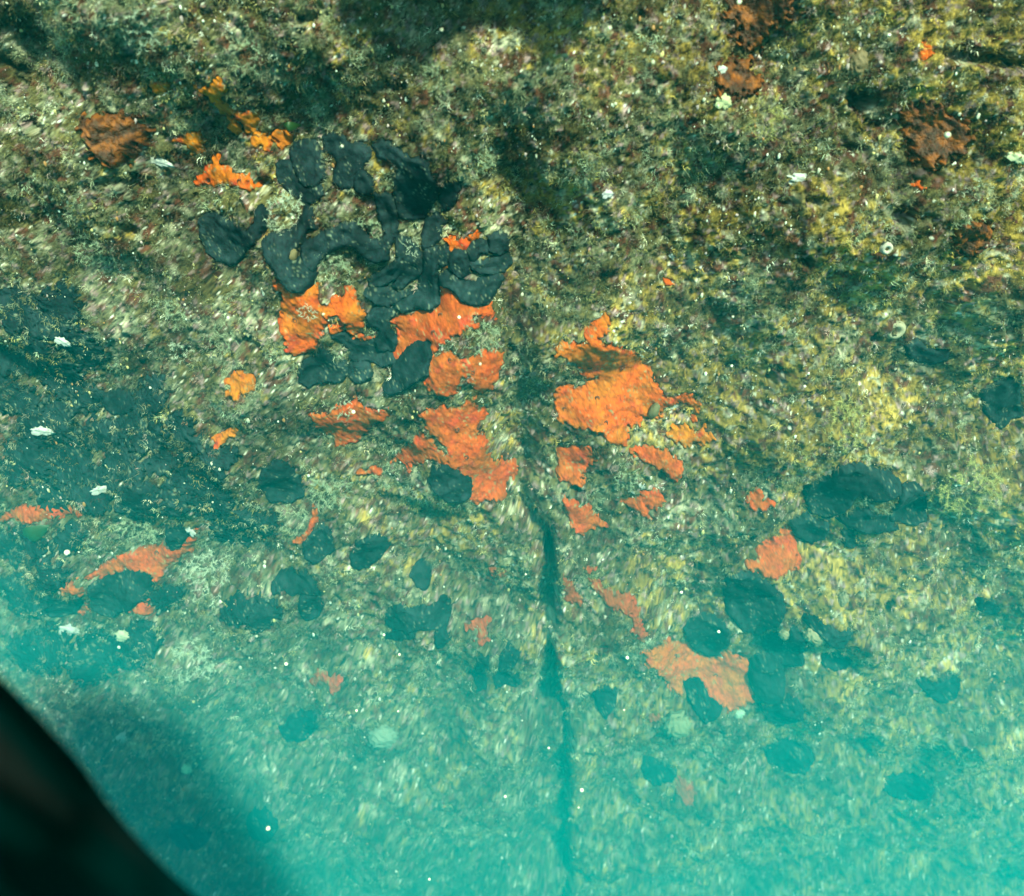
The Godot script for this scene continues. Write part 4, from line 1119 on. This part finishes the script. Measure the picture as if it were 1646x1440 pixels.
const TUFTS := [
	{"l": "white-green feathery tuft overlapping the heart-shaped and hook-shaped dark lobes", "x": 458, "y": 345, "r": 36, "c": 0},
	{"l": "little comb-like pale tuft growing on the wide orange sheet", "x": 497, "y": 500, "r": 17, "c": 0},
	{"l": "pale plume tuft leaning out of brown turf near the left mass", "x": 283, "y": 508, "r": 26, "c": 1},
	{"l": "curly whitish tuft with hooked tips below the plume tuft", "x": 292, "y": 565, "r": 22, "c": 0},
	{"l": "drooping pale green tuft above the star-shaped orange sponge", "x": 358, "y": 545, "r": 26, "c": 1},
	{"l": "pale tuft with long tips on shaded turf above the rust-brown clump", "x": 222, "y": 52, "r": 34, "c": 0},
	{"l": "pale crust tuft in brown turf above the branching amber sponge", "x": 395, "y": 90, "r": 30, "c": 1},
	{"l": "broad pale tuft shaped like a ring near the heart-shaped sponge", "x": 150, "y": 400, "r": 36, "c": 1},
	{"l": "blue-green tuft ledge right of the tangle's oval lobe", "x": 765, "y": 262, "r": 30, "c": 1},
	{"l": "spidery pale tuft across the lower edge of the notched orange sheet", "x": 775, "y": 545, "r": 32, "c": 1},
	{"l": "stubby cream tuft under the notched orange sheet", "x": 722, "y": 560, "r": 17, "c": 0},
	{"l": "fine pale tuft on top of the pointed-lobe orange patch", "x": 552, "y": 655, "r": 17, "c": 0},
	{"l": "pale moss cushion tuft beside the dark lobe with mossy cover", "x": 528, "y": 790, "r": 36, "c": 1},
	{"l": "pale grey moss cushion inside the scalloped reddish strip", "x": 472, "y": 832, "r": 26, "c": 1},
	{"l": "shaggy pale tuft hanging from the ragged brick-orange sponge", "x": 625, "y": 765, "r": 24, "c": 1},
	{"l": "large pale cushion tuft right of the long reddish sponge", "x": 335, "y": 925, "r": 44, "c": 0},
	{"l": "pale cushion tuft above the long reddish sponge", "x": 225, "y": 845, "r": 36, "c": 1},
	{"l": "pale fringe tuft on a rounded knob below the long reddish sponge", "x": 312, "y": 1060, "r": 38, "c": 0},
	{"l": "pale tuft biting the top of the orange-brown patch by the slot", "x": 948, "y": 808, "r": 24, "c": 1},
	{"l": "pale star tuft on the turf above the dark clump", "x": 1092, "y": 940, "r": 14, "c": 0},
	{"l": "pale tuft beside the brick-red square patch", "x": 1010, "y": 770, "r": 24, "c": 1},
	{"l": "pale mossy strip tuft in the gap of the biggest dark cluster", "x": 1405, "y": 806, "r": 26, "c": 1},
	{"l": "pale tuft on the mossy boulder inside the dark tangle", "x": 590, "y": 370, "r": 26, "c": 1},
	{"l": "small pale tuft inside the lower folds of the dark tangle", "x": 665, "y": 395, "r": 16, "c": 0},
	{"l": "pale tuft crowning the amber lobe of the wide orange sheet", "x": 530, "y": 430, "r": 36, "c": 1},
	{"l": "pale tuft by the small domed lobe of the tangle", "x": 620, "y": 290, "r": 18, "c": 1},
	{"l": "yellow-green tuft knoll above the biggest dark cluster", "x": 1360, "y": 680, "r": 40, "c": 2},
	{"l": "bright yellowish tuft cushion beyond the biggest dark cluster", "x": 1560, "y": 790, "r": 60, "c": 2},
	{"l": "yellow-green tuft under the lower rust-brown lump", "x": 1230, "y": 190, "r": 34, "c": 2},
	{"l": "pale tuft at the shadow's edge beside the upper groove", "x": 930, "y": 190, "r": 22, "c": 1},
	{"l": "shaggy pale tuft over the groove's upper left wall", "x": 700, "y": 130, "r": 26, "c": 1},
]
const STONES := [
	{"l": "olive pebble embedded in the largest orange sponge", "k": "pebble", "x": 1050, "y": 656, "a": 8, "b": 11.2, "r": 0.35, "c": [0.099, 0.087, 0.043], "n": "pebble"},
	{"l": "white shell chip beside the embedded olive pebble", "k": "shell", "x": 1084, "y": 653, "a": 7.2, "b": 3.2, "r": -0.35, "c": [0.372, 0.372, 0.372], "n": "shell_chip"},
	{"l": "long bright white shell sliver on yellow turf", "k": "shell", "x": 1291, "y": 291, "a": 21.6, "b": 7.2, "r": 0.18, "c": [0.372, 0.372, 0.372], "n": "shell_chip"},
	{"l": "round white shell disc on yellow turf", "k": "shell", "x": 1426, "y": 400, "a": 8, "b": 7.2, "r": 0, "c": [0.341, 0.31, 0.279], "n": "shell_disc"},
	{"l": "pale ring-shaped shell just above the bean-shaped dark lobe", "k": "shell", "x": 1440, "y": 532, "a": 13.6, "b": 11.2, "r": -0.3, "c": [0.248, 0.229, 0.161], "n": "shell_disc"},
	{"l": "cream knob above the small teal knob", "k": "sponge", "x": 1262, "y": 1016, "a": 10.4, "b": 8, "r": -0.3, "c": [0.186, 0.167, 0.099], "n": "pale_sponge"},
	{"l": "larger cream knob beside the small teal knob", "k": "sponge", "x": 1310, "y": 1022, "a": 20, "b": 10.4, "r": 0.5, "c": [0.198, 0.174, 0.105], "n": "pale_sponge"},
	{"l": "tall cream knob above the slim dark teal lobe", "k": "sponge", "x": 1356, "y": 968, "a": 8.8, "b": 12, "r": 0.1, "c": [0.149, 0.136, 0.087], "n": "pale_sponge"},
	{"l": "pale round knobbly sponge in deep turf left of the crack", "k": "sponge", "x": 615, "y": 1183, "a": 23.2, "b": 17.6, "r": 0, "c": [0.161, 0.205, 0.161], "n": "pale_sponge"},
	{"l": "pale lumpy knob under the broad orange sponge", "k": "sponge", "x": 1088, "y": 1165, "a": 22.4, "b": 17.6, "r": 0.6, "c": [0.155, 0.174, 0.105], "n": "pale_sponge"},
	{"l": "pale mint knob at the foot of the broad orange sponge", "k": "sponge", "x": 1187, "y": 1148, "a": 10.4, "b": 7.2, "r": -0.2, "c": [0.279, 0.372, 0.298], "n": "pale_sponge"},
	{"l": "curved white shell at the tip of the long reddish sponge", "k": "shell", "x": 303, "y": 848, "a": 5.6, "b": 12, "r": -0.5, "c": [0.372, 0.372, 0.372], "n": "shell_chip"},
	{"l": "pale blurred shell lump below the small triangular reddish sponge", "k": "shell", "x": 112, "y": 1012, "a": 14.4, "b": 8.8, "r": 0.3, "c": [0.372, 0.372, 0.372], "n": "shell_chip"},
	{"l": "pale yellow shell lump under the black flat lobes", "k": "shell", "x": 203, "y": 1016, "a": 12, "b": 8, "r": 0.2, "c": [0.372, 0.372, 0.26], "n": "shell_chip"},
	{"l": "bluish white shell near the unknown black shape", "k": "shell", "x": 199, "y": 1184, "a": 10.4, "b": 11.2, "r": 0.6, "c": [0.372, 0.372, 0.372], "n": "shell_chip"},
	{"l": "pale mint pebble on turf near the unknown black shape", "k": "pebble", "x": 300, "y": 1238, "a": 10.4, "b": 8, "r": 0, "c": [0.186, 0.372, 0.248], "n": "pebble"},
	{"l": "pinkish white shell in the left dark mass", "k": "shell", "x": 72, "y": 688, "a": 16, "b": 5.6, "r": 0.05, "c": [0.372, 0.372, 0.372], "n": "shell_chip"},
	{"l": "white shell splinter low in the left dark mass", "k": "shell", "x": 165, "y": 782, "a": 16, "b": 4.8, "r": -0.3, "c": [0.372, 0.372, 0.372], "n": "shell_chip"},
	{"l": "white shell splinter high in the left dark mass", "k": "shell", "x": 105, "y": 545, "a": 11.2, "b": 4.8, "r": 0.5, "c": [0.372, 0.372, 0.372], "n": "shell_chip"},
	{"l": "yellowish shell chip under the lower rust-brown lump", "k": "shell", "x": 1162, "y": 163, "a": 12, "b": 8, "r": 0.1, "c": [0.372, 0.372, 0.217], "n": "shell_chip"},
	{"l": "white shell chip on the lower rust-brown lump's edge", "k": "shell", "x": 1157, "y": 112, "a": 8, "b": 4.8, "r": -0.6, "c": [0.372, 0.372, 0.372], "n": "shell_chip"},
	{"l": "tan knobbly lump above a black hole in yellow turf", "k": "sponge", "x": 1378, "y": 105, "a": 16, "b": 17.6, "r": 0.1, "c": [0.124, 0.087, 0.043], "n": "pale_sponge"},
	{"l": "grey-white shell strip beside the rust-brown left clump", "k": "shell", "x": 248, "y": 258, "a": 25.6, "b": 4.8, "r": 0.25, "c": [0.372, 0.372, 0.372], "n": "shell_chip"},
	{"l": "white shell fleck on turf right of the groove", "k": "shell", "x": 975, "y": 309, "a": 8, "b": 4.8, "r": -0.3, "c": [0.372, 0.341, 0.372], "n": "shell_chip"},
	{"l": "bluish shell fleck above the tiny orange sponge dot", "k": "shell", "x": 1083, "y": 412, "a": 7.2, "b": 4, "r": 0.7, "c": [0.341, 0.372, 0.372], "n": "shell_chip"},
	{"l": "pale yellow shell beyond the fan-like rust-brown sponge", "k": "shell", "x": 1632, "y": 252, "a": 16, "b": 5.6, "r": 0.3, "c": [0.372, 0.372, 0.248], "n": "shell_chip"},
	{"l": "lilac white shell flake above the wishbone sponge", "k": "shell", "x": 1034, "y": 782, "a": 8, "b": 4, "r": 0.9, "c": [0.372, 0.36, 0.372], "n": "shell_chip"},
	{"l": "pale stone wedge between hook-shaped lobe and slate arm", "k": "pebble", "x": 472, "y": 408, "a": 7.2, "b": 9.6, "r": 0.5, "c": [0.124, 0.093, 0.043], "n": "pebble"},
]
const BLADES := [
	{"l": "broad green seaweed blade lying over the reddish ragged band", "x": 62, "y": 848, "a": 22, "b": 13, "r": -0.25},
	{"l": "small dark green seaweed blade at the head of the dark tangle", "x": 472, "y": 200, "a": 13, "b": 6, "r": 0.05},
]
const SPECKS := [[935,1270,6,0.6],[772,585,3.2,0.75],[738,510,3.6,0.8],[568,662,4.5,0.8],[690,1413,4.5,0.6],[431,1331,6,0.55],[845,923,3,0.75],[1095,952,4,0.75],[642,1052,3,0.7],[617,1020,3.5,0.7],[1008,1057,4.5,0.7],[460,1067,4,0.7],[108,888,8,0.7],[1155,1015,4.5,0.8],[980,45,5.5,0.8],[1050,100,3,0.8],[1188,3,6,0.8],[1523,217,7,0.75],[573,1142,3.5,0.7],[640,1143,3,0.7],[1003,1141,3.5,0.7],[882,1202,3.5,0.7],[550,235,3,0.8],[470,350,3,0.85],[520,505,4,0.8],[1178,509,3.5,0.8],[1176,588,3,0.85],[930,1298,3,0.65],[812,1280,3.5,0.6],[710,48,4,0.8]]
const HOLES := [[1385,160,20,14,0.1,26],[1402,201,18,4,0,14],[1370,238,22,4,0.05,14],[1268,325,14,5,0.1,14],[1320,325,20,4,-0.15,12],[1455,505,13,7,-0.2,20],[1410,545,11,7,-0.2,18],[1518,495,9,6,0,14],[1300,422,14,7,0.2,16],[1455,350,17,13,0,18],[1575,92,60,9,0.12,30],[1625,100,40,8,0.1,26],[725,300,16,9,0.5,16],[885,862,7,16,0,30],[425,295,16,6,0.05,16],[205,372,14,8,0.4,16],[490,30,20,8,0,14],[640,140,18,6,0.1,12],[560,240,10,6,0,12],[408,372,8,10,0.4,14],[1108,450,9,6,0,12],[1235,235,16,7,-0.7,12],[1260,600,14,5,0.1,10],[1240,610,8,9,0.3,12],[30,105,30,9,0.4,18],[50,205,24,9,0.4,18],[185,290,28,7,-0.1,16],[665,225,12,6,0.1,12],[1640,480,14,9,0,14],[1560,460,10,8,0.4,14],[1040,930,9,5,0,12],[1130,915,14,8,0.1,14],[1065,770,9,8,0,12],[925,790,16,6,0.1,10],[970,700,26,6,0.1,10],[1430,980,8,18,0,12],[1420,760,20,8,0.1,10],[340,450,9,14,0.3,14],[400,560,26,13,0.1,10]]
